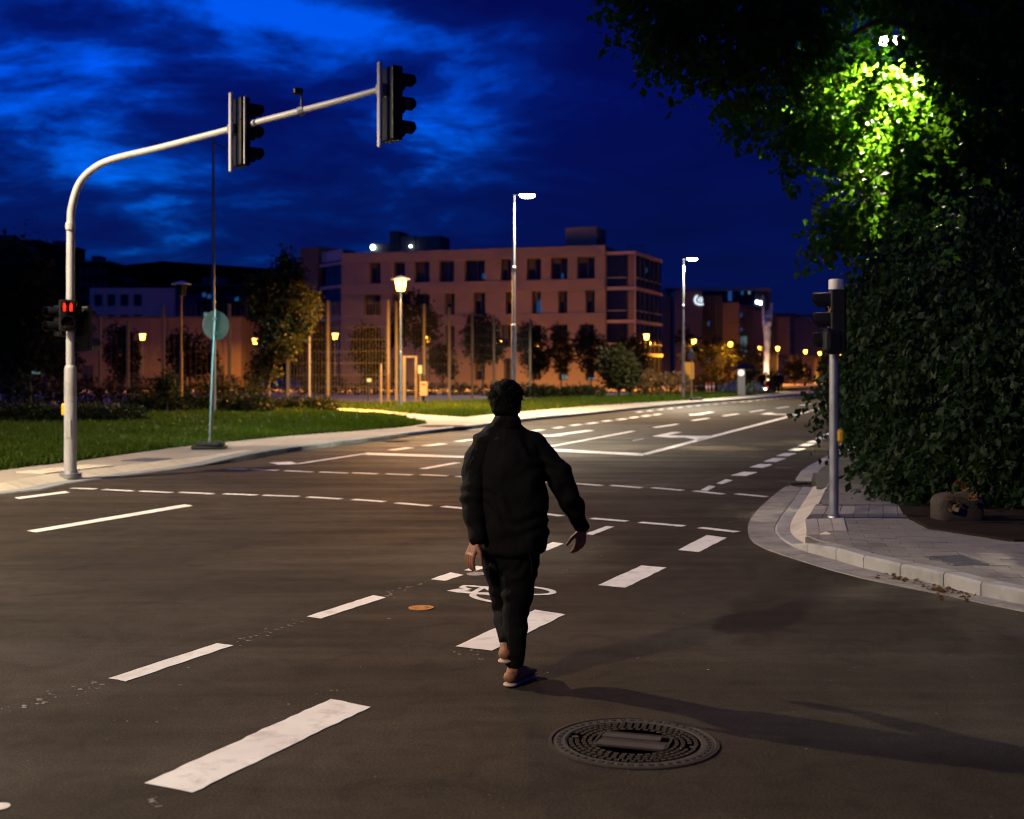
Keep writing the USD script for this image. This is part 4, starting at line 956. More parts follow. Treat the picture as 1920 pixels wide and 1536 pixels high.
v = q.reshape(-1, 3); i = np.arange(len(q))[:, None] * 4; f = np.vstack([i + [0, 1, 2], i + [0, 2, 3]]); obj('crown', (v - tb, f), 'leaf_tree', big, kind='stuff')
# the overgrown shrub along the pavement
sb_ = np.array([6.6, 17.0, KZ])
sh = [ell(1800, 560, 17.5, 1.2, 1.3, .95), ell(1705, 640, 18.5, .85, 1.0, .8), ell(1665, 720, 18.5, .55, .9, .5), ell(1800, 720, 17, 1.1, 1.2, 1.0), ell(1745, 850, 16, .62, .8, .62), ell(1800, 905, 15.4, .6, .6, .45), ell(1890, 880, 15.2, .9, .9, .7), ell(1900, 660, 16, 1.2, 1.3, 1.2), ell(1625, 690, 21, .42, .8, .42), ell(1590, 722, 20, .26, .5, .18), ell(1565, 748, 19.5, .16, .35, .10), ell(1700, 780, 21, .75, 1.3, .75), ell(1720, 720, 27, 1.2, 2.2, 1.5), ell(1700, 830, 18.2, .48, .8, .5), ell(1690, 545, 20, .8, 1.0, .55), ell(1640, 600, 21.5, .45, .8, .35), ell(1640, 540, 21.5, .5, .7, .3), ell(1780, 470, 19, 1.0, 1.3, .7), ell(1900, 470, 18, 1.2, 1.3, 1.1), ell(1700, 905, 16.2, .3, .5, .28), ell(1720, 950, 15.2, .22, .4, .18), ell(1640, 745, 25, .4, 1.0, .5), ell(1655, 790, 29, .5, 1.4, .8), ell(1668, 760, 34, .8, 2, 1.1), ell(1850, 940, 14.9, .5, .5, .3), ell(1960, 800, 15.5, 1.3, 1.3, 1.6)]
shrub = thing('overgrown_shrub', 'dense dark shrub hanging over the right pavement beside the signal post', 'shrub', loc=sb_)
st = MB(); rng = np.random.default_rng(3)
for bb in sh:
    c = np.array(bb[0]) - sb_
    rt = np.array([min(max(c[0] * .5 + .7, -.4), 2.5), c[1] * .7, 0]); limb(st, [rt, rt * .5 + c * .5 + [.1, 0, -.3], c], .035, .008, 5)
obj('stems', st, 'bark', shrub, smooth=True)
v, f = crown(43, sh, 7000, 14, .125, tw_len=.62, droop=1.05, shell=.3, spread=.06); obj('foliage', (v - sb_, f), 'leaf_shrub', shrub, kind='stuff')
bm = trimesh.creation.icosphere(3, .5); bv = np.array(bm.vertices); bv = np.sign(bv) * (abs(bv) * 2) ** .55 * .5; bv *= [.54, .36, .36]; bv *= (1 + .25 * (meshkit.fbm(bv * 5, 4, 2) - .5))[:, None]
pb = at(1802, 985, KZ); obj('boulder', (bv + np.array([pb[0] + .1, pb[1] + .4, KZ + .13]), bm.faces), 'boulder', smooth=True, label='brown weathered boulder at the foot of the dark shrub', cat='boulder')
lf_, ff_ = leaf_mesh(np.random.default_rng(2), np.random.default_rng(4).normal(0, 1, (26, 3)) * [.07, .05, .09] + on(1800, 925, pb[1] + .05), np.random.default_rng(6).normal(0, 1, (26, 3)), .11)
wd = thing('weed', 'small dry orange-brown weed growing above the boulder', 'plant', loc=(pb[0], pb[1] + .2, KZ + .3)); wo = np.array([pb[0], pb[1] + .2, KZ + .3])
obj('leaves', (lf_ - wo, ff_), 'leaf_dry', wd, kind='stuff'); obj('stem', MB().tube([(0, 0, 0), on(1800, 925, pb[1] + .05) - wo], .008, 5), 'bark', wd)
rng = np.random.default_rng(17); q = [at(*p, 0.012)[:2] for p in [(1500, 912), (1496, 905), (1545, 938), (1700, 1080), (1735, 1100), (1800, 1118), (1690, 1085), (1760, 1105), (1780, 1108)]]
pts = np.vstack([np.column_stack([np.array(p)[None] + rng.normal(0, .09, (16, 2)), np.full(16, .016)]) for p in q]); dr = rng.normal(0, 1, pts.shape); dr[:, 2] *= .15
obj('fallen_leaves', leaf_mesh(rng, pts, dr, .05), 'leaf_dry', kind='stuff', label='small brown fallen leaves lying in the right-hand gutter', cat='leaves')

# trees and bushes on the left and in front of the buildings
gz = KZ
def gb_(px, Y): return np.array([(px - 960) / F * Y, Y, gz])
tree('park_tree', 'dark full tree at the far left edge behind the signal mast', 'tree', gb_(55, 52), 1.6, .12, [ell(45, 560, 52, 1.4, 1.4, 1.9), ell(15, 520, 52.5, 1.2, 1.2, 1.6), ell(75, 640, 52, 1.0, 1.2, 1.2), ell(30, 690, 51.5, 1.0, 1, .9), ell(-40, 600, 52, 1.5, 1.5, 2)], 1700, 9, .20, 'leaf_street', 51, tw_len=.5)
tree('park_tree', 'bare twiggy treetop rising above the dark blocks at far left', 'tree', gb_(48, 75), 5.5, .10, [ell(48, 425, 75, .5, .5, .5), ell(70, 450, 75, .5, .5, .5), ell(28, 445, 75, .5, .5, .5)], 30, 3, .12, 'leaf_street', 52)
tree('park_tree', 'slender tree right of the round sign, half lit orange by the lamp', 'tree', gb_(503, 55), 1.1, .07, [ell(500, 560, 55, .85, .9, 1.1), ell(540, 520, 55.5, .55, .6, .85), ell(560, 580, 55, .75, .8, .9), ell(525, 630, 54.5, .85, .8, .8), ell(495, 690, 55, .4, .4, .5), ell(538, 485, 55.5, .22, .3, .4)], 1500, 9, .16, 'leaf_street', 53, tw_len=.4)
for i, (px, Y, cy, rx, rz, tw, lm, lab) in enumerate([
    (105, 66, 660, 1.0, 1.1, 420, 'leaf_street', 'low dark bush tree behind the signal mast, left of the hall doors'), (228, 78, 660, .85, 1.5, 420, 'leaf_street', 'dark columnar tree behind the fence, left of the small left lamp'), (355, 80, 665, 1.5, 1.3, 500, 'leaf_street', 'orange-lit round tree left of the round sign'),
    (590, 74, 660, 1.0, 1.6, 420, 'leaf_street', 'tree behind the mesh fence bays, lit orange from the right'), (690, 72, 660, .75, 1.3, 380, 'leaf_street', 'thin young tree left of the two yellow-lit posts'), (780, 84, 600, 1.4, 1.7, 420, 'leaf_street', 'tree between the bright sodium lamp and stone facade'), (905, 88, 635, 1.3, 1.5, 520, 'leaf_street', 'round young tree before the middle of the stone facade'),
    (830, 92, 675, .9, 1.0, 260, 'leaf_street', 'small bushy tree behind the litter bin'), (1000, 102, 655, 1.2, 1.9, 420, 'leaf_street', 'dark young tree just right of the first white lamp post'), (1052, 112, 655, .9, 2.0, 330, 'leaf_street', 'thin young tree, third from right before the stone facade'), (1108, 106, 660, 1.2, 1.9, 420, 'leaf_street', 'ragged young tree before the right end of the stone facade'),
    (1160, 84, 690, 1.15, 1.2, 700, 'leaf_street', 'big dark rounded shrub at the right end of the stone building'), (1185, 112, 665, 1.4, 1.6, 380, 'leaf_street', 'dark tree before the glazed corner'), (1345, 150, 670, 2.2, 2.4, 300, 'leaf_street', 'lamp-lit tree before the louvred gap of the stone slabs'), (1400, 160, 675, 2.0, 2.0, 260, 'leaf_street', 'lamp-lit tree left of the tall pale sculpture'), (1290, 135, 650, 1.2, 2.0, 240, 'leaf_street', 'thin tree behind the second white lamp post'), (1490, 165, 690, 1.8, 1.4, 200, 'leaf_street', 'low lamp-lit tree right of the sculpture'), (1560, 150, 690, 1.6, 1.4, 220, 'leaf_street', 'low bright tree at the end of the road')]):
    c = on(px, cy, Y)
    tree('young_tree', lab, 'tree', gb_(px, Y), max(.6, c[2] - rz * .9), .07, [(c, (rx, rx, rz), 1), (c + [rx * .5, 0, -rz * .4], (rx * .6, rx * .6, rz * .5), 1), (c + [-rx * .4, 0, rz * .5], (rx * .5, rx * .5, rz * .6), 1)], tw, 8, .10 + Y * .0013, lm, 60 + i, tw_len=.5)


def hedge(label, x0, x1, ytop, Y, dep, seed, lm='leaf_hedge', n=700, cat='hedge', name='low_hedge'):
    a, b = on(x0, 700, Y)[0], on(x1, 700, Y)[0]; h = on(0, ytop, Y)[2]; m = max(2, int((b - a) / .8))
    bl = [((a + (b - a) * (k + .5) / m, Y + dep / 2, (h + gz) / 2), ((b - a) / m * .75, dep / 2, (h - gz) / 2 * (1 + .10 * math.sin(k * 2.3))), 1) for k in range(m)]
    t = tree(name, label, cat, ((a + b) / 2, Y + dep / 2, gz), 0, 0, bl, n, 8, .055 + Y * .0011, lm, seed, tw_len=.22, droop=.0, shell=.55, spread=.05)
    s = MB()
    for k in range(m): s.tube([(bl[k][0][0] - (a + b) / 2, 0, -.05), (bl[k][0][0] - (a + b) / 2, 0, (h - gz) * .7)], .03, 5)
    obj('stems', s, 'bark', t, kind='stuff')


hedge('low dark clipped hedge at the back of the near lawn, at the left edge', -40, 245, 768, 37.5, 1.3, 80, n=1500)
hedge('low clipped hedge block left of the round sign', 235, 492, 745, 47, 1.3, 81, n=1300)
hedge('long shadowed hedge along the left fence', -20, 340, 728, 60, 1.2, 82, n=1100)
hedge('dark tall hedge along the foot of the pink hall', -60, 640, 706, 100, 1.5, 91, n=1600)
hedge('brownish hedge right of the round sign, before the slender tree', 345, 475, 722, 57, 1.2, 83, n=500)
hedge('straggly low bushes at the foot of the slender tree', 430, 620, 752, 51, 1.0, 84, n=700)
hedge('dim hedge behind the tall fence posts', 560, 1010, 722, 92, 1.2, 85, n=900)
hedge('dark hedge before the right half of the stone facade', 990, 1130, 727, 82, 1.5, 86, n=700)
hedge('tall dry grassy bushes lit orange below the glazed corner', 1185, 1290, 700, 86, 2.0, 87, 'leaf_dry', 900, 'bush', 'dry_bush')
hedge('dark low bushes behind the grey clock stele', 1290, 1450, 706, 112, 2.0, 88, 'leaf_street', 700, 'bush', 'low_bush')
tree('small_conifer', 'small pointed evergreen between the two left hedges', 'shrub', gb_(314, 46), .2, .03, [ell(314, 725, 46, .35, .35, .35), ell(314, 710, 46, .18, .2, .25)], 220, 8, .09, 'leaf_hedge', 90, tw_len=.2)

# ---------------------------------------------------------------- lamps
def street_lamp(label, loc, height, rz=0.0, power=5500.0, arm=.55, bright='lamp_lens', col=LED, cone=74.0):
    """Tapered two-stage steel post with a flat oval LED head on a short arm along local +x."""
    t = thing('street_lamp', label, 'street lamp', 'white street lamps along the road', loc, rz)
    obj('base_sleeve', MB().lathe([(.10, -.05), (.10, height * .40), (.085, height * .405), (.07, height * .41)], 16), 'galv_steel', t, smooth=40)
    obj('pole', MB().lathe([(.07, height * .405), (.045, height - .05), (.03, height)], 16), 'galv_steel', t, smooth=40)
    obj('collar', MB().lathe([(.085, height * .66), (.085, height * .667), (.06, height * .672)], 16), 'galv_steel', t)
    obj('service_door', MB().box((0, -.098, .9), (.09, .02, .35), ch=.006), 'grey_pole_paint', t)
    obj('arm', MB().tube([(0, 0, height - .08), (arm * .35, 0, height + .0), (arm * .7, 0, height + .02)], .028, 8), 'galv_steel', t)
    hx = arm; prof = [(.34, -.035), (.35, -.02), (.34, .015), (.25, .06), (.12, .085), (.02, .09)]
    hd = MB().lathe(prof, 28); hd.move(np.diag([1.0, .62, 1, 1])); hd.move(rotz(0, (hx, 0, height)))
    h = obj('lamp_head', hd, 'galv_steel', t, smooth=40)
    ln = MB().lathe([(.02, -.16), (.18, -.145), (.28, -.10), (.32, -.037)], 28); ln.move(np.diag([1.0, .62, 1, 1])); ln.move(rotz(0, (hx, 0, height)))
    obj('lens', ln, bright, h, smooth=40)
    p = np.array([math.cos(rz) * hx, math.sin(rz) * hx, height - .34]) + np.asarray(loc)
    if power: sphere_light(p, .12, power, col, cone)
    return t


street_lamp('tall white street lamp rising directly behind the walker', (0.07, 49.8, KZ), 8.9, 0.0, 5600, cone=77.0)
street_lamp('second tall white street lamp, right of the glazed office corner', (10.75, 77.0, KZ), 8.85, -.1, 5200, cone=77.0)
street_lamp('white street lamp hidden among the bright green leaves of the big tree', (8.55, 26.0, KZ), 8.75, math.pi, 18000, cone=70.0)
street_lamp('white street lamp on the side-street pavement left of the signal mast', (-12.6, 15.0, KZ), 8.9, -1.2, 4000, col=WARM_LED, cone=80.0)
street_lamp('white street lamp on the near corner, left of and behind the viewpoint', (-10.5, -4.0, 0.0), 8.9, .5, 2200, col=WARM_LED, cone=80.0)


def park_lamp(label, loc, lit=True, glass='sodium_lit', power=240.0, height=5.6, group='sodium park lamps'):
    t = thing('park_lamp', label, 'park lamp', group, loc)
    obj('base_sleeve', MB().lathe([(.075, -.05), (.075, 2.6), (.06, 2.63), (.045, 2.65)], 14), 'grey_pole_paint' if lit else 'tan_or_lamplit_paint', t, smooth=40)
    obj('pole', MB().lathe([(.045, 2.6), (.042, height - .72), (.09, height - .70), (.09, height - .66)], 14), 'grey_pole_paint' if lit else 'tan_or_lamplit_paint', t, smooth=40)
    g = obj('lantern_glass', MB().lathe([(.17, height - .66), (.25, height - .14)], 20), glass if lit else 'window_glass', t, smooth=40)
    obj('hat', MB().lathe([(.45, height - .145), (.45, height - .115), (.20, height - .04), (.12, height), (.02, height + .02)], 24), 'lamp_hat', t, smooth=40)
    for k in range(4):
        a = k * math.pi / 2 + .4; obj('strut', MB().tube([(.172 * math.cos(a), .172 * math.sin(a), height - .66), (.255 * math.cos(a), .255 * math.sin(a), height - .13)], .009, 5), 'dark_pole_paint', t)
    if lit: disk_light(np.asarray(loc) + [0, 0, height - .165], .17, power, SODIUM)
    return t


M['sodium_lit'] = usdkit.material(stage, '/World/Looks/sodium_lit', {'e': ('emission', dict(color=(1.0, .42, .035), strength=9.0)), 't': ('transparent_bsdf', {}), 'a': ('add_closure', {})}, [('e.emission', 'a.closure1'), ('t.BSDF', 'a.closure2')], surface='a.closure')
mat('lamp_hat', (0.62, 0.58, 0.5), 0.5, 0.1, 5.0)
park_lamp('bright sodium park lamp standing on the grass, starry orange', (on(751, 0, 56)[0], 56, KZ), power=3200, height=6.06)
lp = [(267, 632, 112, 'small sodium lamp in front of the pink hall, left of the round sign'), (478, 640, 118, 'small sodium lamp beside the slender tree'), (628, 631, 114, 'small sodium lamp behind the mesh fence bay'), (936, 644, 122, 'tiny sodium lamp before the stone facade, left of the white lamp post'), (802, 637, 116, 'tiny sodium lamp behind the trees before the stone facade'),
      (1212, 632, 120, 'sodium lamp before the glazed office corner'), (1301, 641, 138, 'sodium lamp right beside the second white street lamp'), (1369, 646, 151, 'sodium lamp before the second stone slab'), (1425, 654, 176, 'sodium lamp immediately left of the pale sculpture'), (1458, 654, 176, 'sodium lamp immediately right of the pale sculpture'), (1510, 660, 203, 'starry sodium lamp in front of the low kiosk'), (1537, 663, 221, 'sodium lamp just left of the right signal head'), (1578, 668, 255, 'far sodium lamp just right of the right signal post'), (1606, 671, 280, 'farthest sodium lamp, at the edge of the shrub')]
for px, py, Y, lab in lp:
    x = on(px, py, Y)[0]; z = on(px, py, Y)[2]
    park_lamp(lab, (x, Y, KZ), power=(600 if px < 700 else 1300) if Y < 170 else 900, height=z - KZ + .40)
for px, py, Y in [(692, 690, 90)]: pass
park_lamp('unlit park lamp with tan post left of the round sign', (on(340, 0, 57)[0], 57, KZ), lit=False, height=5.9)
# tall dark lamp post behind the round sign
p0 = on(400, 0, 46); ht = on(400, 262, 46)[2]
t = thing('tall_lamp_post', 'tall thin dark unlit lamp post rising behind the round sign', 'lamp post', loc=(p0[0], 46, KZ))
obj('pole', MB().lathe([(.09, -.05), (.09, 3.2), (.07, 3.25), (.05, ht - KZ)], 14), 'grey_pole_paint', t, smooth=40)
obj('arm', MB().tube([(0, 0, ht - .2), (.35, 0, ht - .42), (.8, 0, ht - .55)], .03, 8), 'grey_pole_paint', t)
obj('lamp_head', MB().box((1.0, 0, ht - .6), (.55, .25, .12), ch=.03), 'grey_pole_paint', t)

# ---------------------------------------------------------------- traffic signals
def half_visor(R, L, n=14, th=.006, full=False):
    """An open-bottomed tunnel visor along +x."""
    a = np.linspace(math.radians(-90 if full else -35), math.radians(270 if full else 215), n); v = []; f = []
    for k, (r, x0, x1) in enumerate([(R, 0, L), (R - th, 0, L)]):
        for q in a: cut = 1 if full else 1 - .45 * max(0, -math.sin(q)); v += [[x0, r * math.cos(q), r * math.sin(q)], [x1 * cut, r * math.cos(q), r * math.sin(q)]]
    m = 2 * n
    for i in range(n - 1):
        f += [[2 * i, 2 * i + 1, 2 * i + 3, 2 * i + 2], [m + 2 * i, m + 2 * i + 2, m + 2 * i + 3, m + 2 * i + 1], [2 * i + 1, m + 2 * i + 1, m + 2 * i + 3, 2 * i + 3]]
    return np.array(v), np.array(f)


def rounded_box(c, s, r):
    s = np.asarray(s) / 2 - r; pts = [trimesh.creation.icosphere(1, r).vertices + np.array(c) + s * [x, y, z] for x in (-1, 1) for y in (-1, 1) for z in (-1, 1)]
    m = trimesh.convex.convex_hull(np.vstack(pts)); return np.array(m.vertices), np.array(m.faces)


def signal_head(parent, c, rz, n, pitch, R, lit=None, w=None, depth=.16, name='signal_head', figures=()):
    """A signal head of n lamps facing local +x turned by rz; a part of its post. lit: {row: material}."""
    w = w or R * 2.5; h = n * pitch + .04; Mx = rotz(rz, c)
    b = MB().add(*rounded_box((0, 0, 0), (depth, w, h), .025))
    for k in range(n - 1): b.box((.004, 0, -h / 2 + .02 + (k + 1) * pitch), (depth + .004, w + .004, .012))
    hd = obj(name, b.move(Mx), 'black_plastic', parent)
    for k in range(n):
        z = h / 2 - .02 - (k + .5) * pitch
        lens = MB().lathe([(R * .97, 0), (R * .8, .018), (R * .4, .03), (.004, .034)], 20)
        lens.move(np.array([[0, 0, 1, depth / 2 - .004], [1, 0, 0, 0], [0, 1, 0, z], [0, 0, 0, 1]])); lens.move(Mx)
        obj('lens', lens, (lit or {}).get(k, 'lens_dark'), hd, smooth=40)
        vs = MB().add(*(half_visor(R * 1.08, R * 3.6, full=True) if (lit or {}).get(k) == 'green_lens' else half_visor(R * 1.08, R * 2.0))); vs.move(rotz(0, (depth / 2 - .01, 0, z))); vs.move(Mx); obj('visor', vs, 'black_plastic', hd)
    for k, (y, z) in enumerate(figures):
        g = MB(); X = depth / 2 + .034
        g.box((X, y, z + .052), (.006, .026, .026), ch=.004).box((X, y, z + .012), (.006, .044, .05), ch=.004).box((X, y - .011, z - .038), (.006, .015, .05)).box((X, y + .011, z - .038), (.006, .015, .05))
        obj('red_figure', g.move(Mx), 'red_figure', hd)
    return hd


mb_ = at(132, 890, .10)
mast = thing('signal_mast', 'white curved signal mast reaching over the road with two black signal heads', 'traffic signal', loc=mb_)
L = lambda px, py, y: on(px, py, y) - mb_
obj('flange', MB().lathe([(.17, -.05), (.17, .02), (.13, .025), (.12, .06)], 20), 'galv_steel', mast)
obj('mast_sleeve', MB().lathe([(.10, 0), (.095, L(0, 692, 20)[2]), (.085, L(0, 690, 20)[2] + .02), (.065, L(0, 688, 20)[2] + .03)], 24), 'white_pole_paint', mast, smooth=40)
arc = curve([(0, 0, L(0, 695, 20)[2]), (.0, 0, L(0, 560, 20)[2]), L(132.5, 425, 20), L(136, 383, 20), L(150, 343, 19.98), L(176, 316, 19.92), L(214, 298, 19.82), L(300, 277, 19.5), L(430, 243, 18.9), L(560, 209, 18.25), L(640, 188, 17.85), L(712, 168, 17.45)], 5)
obj('mast_arm', MB().tube(arc, np.interp(np.linspace(0, 1, len(arc)), [0, .35, 1], [.068, .062, .043]), 18), 'white_pole_paint', mast, smooth=40)
obj('joint_collar', MB().lathe([(.072, L(0, 432, 20)[2]), (.078, L(0, 430, 20)[2]), (.078, L(0, 420, 20)[2]), (.072, L(0, 418, 20)[2])], 20), 'white_pole_paint', mast)
for px, py, Y, rz, bx in [(452, 249, 18.75, .62, 433), (735, 196, 17.35, .62, 712)]:
    c = L(px, py, Y); hd = signal_head(mast, c, rz, 3, .335, .125, w=.34, depth=.17)
    q = L(bx, py + (-1 if px < 600 else 0), Y - .12)
    obj('mounting_bar', MB().box(q, (.055, .075, 1.2), rz, ch=.01), 'white_pole_paint', mast)
    a_ = L(bx + 4, 242 if px < 600 else 168, Y)
    obj('bracket', MB().tube([a_, (a_ + c) / 2 + [0, 0, .05], c + [-.08, 0, .1]], .03, 8).box(a_, (.14, .16, .16), rz, ch=.02), 'galv_steel', mast)
    if px < 600: obj('edge_trim', MB().box(c + [.10, -.20, 0], (.03, .03, 1.02), rz, ch=.005), 'white_pole_paint', mast)
q = L(565, 208, 18.22)
obj('sensor', MB().tube([q, q + [0, 0, .27]], .015, 6).box(q + [-.05, 0, .29], (.14, .10, .10), .3, ch=.02), 'black_plastic', mast, label='small black sensor box on a stub above the arm')
obj('clamp', MB().tube([q + [-.04, .01, -.01], q + [.04, -.01, .01]], .07, 10), 'galv_steel', mast)
h1 = signal_head(mast, L(127, 592, 19.80), -1.22, 2, .235, .10, lit={0: 'lens_dark'}, w=.27, name='pedestrian_head', figures=[(-.05, .13), (.05, .13)])
signal_head(mast, L(115, 602, 20.0), -2.3, 2, .235, .10, w=.25, name='pedestrian_head')
signal_head(mast, L(157, 617, 20.12), 1.46, 3, .235, .095, lit={2: 'green_lens'}, w=.24)
obj('bracket', MB().tube([L(133, 600, 20), L(150, 600, 20.1)], .025, 6).tube([L(133, 640, 20), L(150, 640, 20.1)], .025, 6), 'dark_pole_paint', mast)
obj('push_button', MB().add(*rounded_box(L(122, 768, 19.97), (.10, .11, .20), .03)), 'yellow_plastic', mast, label='yellow pedestrian push button box')
obj('service_door', MB().box((.0, -.096, .75), (.085, .02, .3), ch=.005), 'white_pole_paint', mast)
# the post at right
rb = at(1563.5, 970, KZ); Lr = lambda px, py, dy=0.0: on(px, py, rb[1] + dy) - rb
post = thing('signal_post', 'steel signal post with black head and white cylinder on top, on the right pavement', 'traffic signal', loc=rb)
obj('pole', MB().lathe([(.052, -.05), (.052, Lr(0, 548)[2])], 20), 'galv_steel', post, smooth=40)
obj('foot_collar', MB().lathe([(.075, 0), (.07, .015), (.054, .03)], 20), 'galv_steel', post)
signal_head(post, Lr(1570, 603, -.10), math.radians(172), 3, .225, .095, w=.25, depth=.17)
obj('rear_head', MB().add(*rounded_box(Lr(1562, 640, -.16), (.24, .16, .30), .07)), 'black_plastic', post, label='rounded black box under the signal head')
obj('top_cap', MB().lathe([(.083, 0), (.085, .01), (.085, .105), (.08, .115)], 22, Lr(1568, 543)), 'cap_white', post, smooth=40, label='white cylinder detector on top')
obj('top_pin', MB().lathe([(.016, -.12), (.016, .01)], 8, Lr(1563, 543)), 'rust_paint', post)
obj('push_button', MB().add(*rounded_box(Lr(1573.5, 817, 0), (.085, .12, .155), .035)), 'yellow_plastic', post, label='yellow pedestrian push button box')

# ---------------------------------------------------------------- signs
sb2 = at(393, 842, KZ); Ls = lambda px, py: on(px, py, sb2[1]) - sb2
sign = thing('round_sign', 'round temporary road sign seen from behind, tinted turquoise, on a black rubber foot', 'road sign', loc=sb2)
obj('pole', MB().tube([(0, 0, .02), Ls(398, 700), Ls(404, 580)], .03, 10), 'galv_steel', sign, smooth=40)
rng = np.random.default_rng(12)
for k, (dx, dy, a, dz) in enumerate([(0, 0, .1, 0), (.03, -.03, -.12, .075)]):
    b = MB().box((dx, dy, .04 + dz), (.74 - .2 * k, .40, .07), a, ch=.025)
    for sx in (-.28, .28): b.box((dx + sx * (1 - .25 * k), dy - .1, .08 + dz), (.13, .12, .03), a, ch=.01)
    obj('rubber_foot', b, 'rubber', sign)
ds = MB().lathe([(.315, -.008), (.32, 0), (.315, .008)], 40); ds.move(np.array([[1, 0, 0, 0], [0, 0, 1, 0], [0, 1, 0, 0], [0, 0, 0, 1]])); ds.move(rotz(.75, Ls(404, 610) + [.0, .045, 0])); obj('disc', ds, 'sign_back', sign)
obj('clamp', MB().box(Ls(403, 598), (.10, .07, .04), .75), 'galv_steel', sign); obj('clamp', MB().box(Ls(403.5, 624), (.10, .07, .04), .75), 'galv_steel', sign)
sx_ = at(1297, 750.5, KZ)
s2 = thing('round_sign', 'small temporary sign on a thin pole with black foot, right of second white lamp post', 'road sign', loc=sx_)
obj('pole', MB().lathe([(.03, 0), (.03, 3.2)], 8), 'galv_steel', s2); obj('rubber_foot', MB().box((.25, 0, .08), (.8, .45, .14), .1, ch=.03), 'rubber', s2)
d2 = MB().lathe([(.30, -.01), (.31, 0), (.30, .01)], 28); d2.move(np.array([[0, 0, 1, -.05], [1, 0, 0, 0], [0, 1, 0, 2.7], [0, 0, 0, 1]])); obj('disc', d2.move(rotz(.5)), 'sign_back', s2)
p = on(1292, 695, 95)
t = thing('orange_glow_panel', 'small glowing orange panel added for an orange lit patch among bushes behind the second white lamp post', 'glow_panel', loc=(p[0], 95, KZ))
obj('panel', MB().box((0, 0, p[2] - KZ), (.75, .08, 1.3), ch=.03), 'warm_panel', t); obj('leg', MB().box((0, .02, .5), (.1, .08, p[2] - KZ - .5), ch=.01), 'dark_pole_paint', t)  # self-glowing panel added to stand for a patch lit bright orange

# ---------------------------------------------------------------- tall mesh fence
posts = [(90, 585, 67), (187, 592, 66.5), (240, 602, 66), (306, 572, 66), (430, 570, 65.5), (540, 568, 65), (615.5, 563, 64.5), (728.5, 562, 64), (743.5, 565, 65.6), (795.5, 570, 68), (842.5, 576, 71.4), (885.5, 584, 76.3), (926, 590, 80.5), (994, 597, 87)]
fp = [(on(px, 0, Y)[0], Y, on(0, py, Y)[2]) for px, py, Y in posts]
fence = thing('mesh_fence', 'tall ball-court fence of slim posts and fine wire mesh behind the lawn', 'fence', loc=(fp[7][0], fp[7][1], KZ))
fo = np.array([fp[7][0], fp[7][1], KZ])
for k, (x, y, z) in enumerate(fp):
    obj('post', MB().box(np.array([x, y, z / 2]) - fo + [0, 0, .06], (.15, .17, z - .12), ch=.01), 'tan_or_lamplit_paint' if k > 5 else 'dark_pole_paint', fence)  # posts near the sodium lamp: its yellow light is put into a tan colour
for k in range(len(fp) - 1):
    if k == 7: continue
    a, b = np.array(fp[k]), np.array(fp[k + 1]); d = b[:2] - a[:2]; Ln = np.linalg.norm(d); n = int(Ln / (.17 if 5 <= k <= 6 else .30)); zt = min(a[2], b[2]) - .05
    m = MB(); w = .011 if 5 <= k <= 6 else .009
    for j in range(1, n):
        q = a[:2] + d * j / n; m.box((q[0] - fo[0], q[1] - fo[1], zt / 2 - KZ + .1), (w, w, zt - .2))
    for z in np.arange(.3, zt, .62):
        q = (a[:2] + b[:2]) / 2; m.box((q[0] - fo[0], q[1] - fo[1], z), (Ln, w * .8, w), math.atan2(d[1], d[0]))
    obj('wire_panel', m, 'tan_or_lamplit_paint' if 5 <= k <= 6 else 'dark_pole_paint', fence, kind='stuff')  # bays beside the lamp are tan to carry its light, the rest dark
p = on(580, 740, 60); t = thing('short_post', 'short grey post in front of the mesh fence, right of the slender tree', 'post', loc=(p[0], 60, KZ))
obj('shaft', MB().lathe([(.06, -.05), (.06, on(0, 632, 60)[2] - KZ)], 12), 'grey_pole_paint', t); obj('cap', MB().lathe([(.066, on(0, 632, 60)[2] - KZ), (.03, on(0, 630, 60)[2] - KZ)], 12), 'dark_pole_paint', t)
# frame, bin, lit post
g0 = on(758, 700, 62); g1 = on(780, 700, 62); zt = on(0, 667, 62)[2] - KZ; gw = g1[0] - g0[0]
t = thing('steel_hoop', 'grey steel hoop frame right of the bright sodium lamp post', 'hoop frame', loc=(g0[0], 62, KZ))
obj('upright', MB().box((0, 0, zt / 2), (.16, .16, zt), ch=.015), 'dark_pole_paint', t); obj('upright', MB().box((gw, 0, zt / 2), (.14, .14, zt), ch=.015), 'dark_pole_paint', t); obj('top_rail', MB().box((gw / 2, 0, zt - .06), (gw - .16, .1, .1), ch=.015), 'dark_pole_paint', t)
c = on(794.5, 733, 61); hh = 28 * 61 / F
t = thing('litter_bin', 'beige litter bin on a black post by the fence', 'litter bin', loc=(c[0], 61, KZ))
obj('post', MB().box((0, .12, .75), (.12, .1, 1.6), ch=.01), 'black_plastic', t); obj('bin', MB().box((0, 0, c[2] - KZ + .1), (.40, .30, .72), ch=.03), 'box_beige', t); obj('hood', MB().box((.04, 0, c[2] - KZ + .52), (.36, .26, .08), ch=.03), 'black_plastic', t); obj('slot', MB().box((0, -.152, c[2] - KZ + .32), (.24, .01, .09)), 'rubber', t)
c = on(787.5, 693, 61.5)
t = thing('lit_notice', 'small glowing yellow notice panel above the litter bin', 'notice panel', loc=(c[0], 61.5, KZ))
obj('panel', MB().box((0, 0, c[2] - KZ), (.20, .06, .42), ch=.015), 'yellow_sign', t); obj('stand', MB().box((0, .06, (c[2] - KZ) / 2), (.06, .05, c[2] - KZ), ch=.008), 'dark_pole_paint', t)
c = on(701, 759, 55)
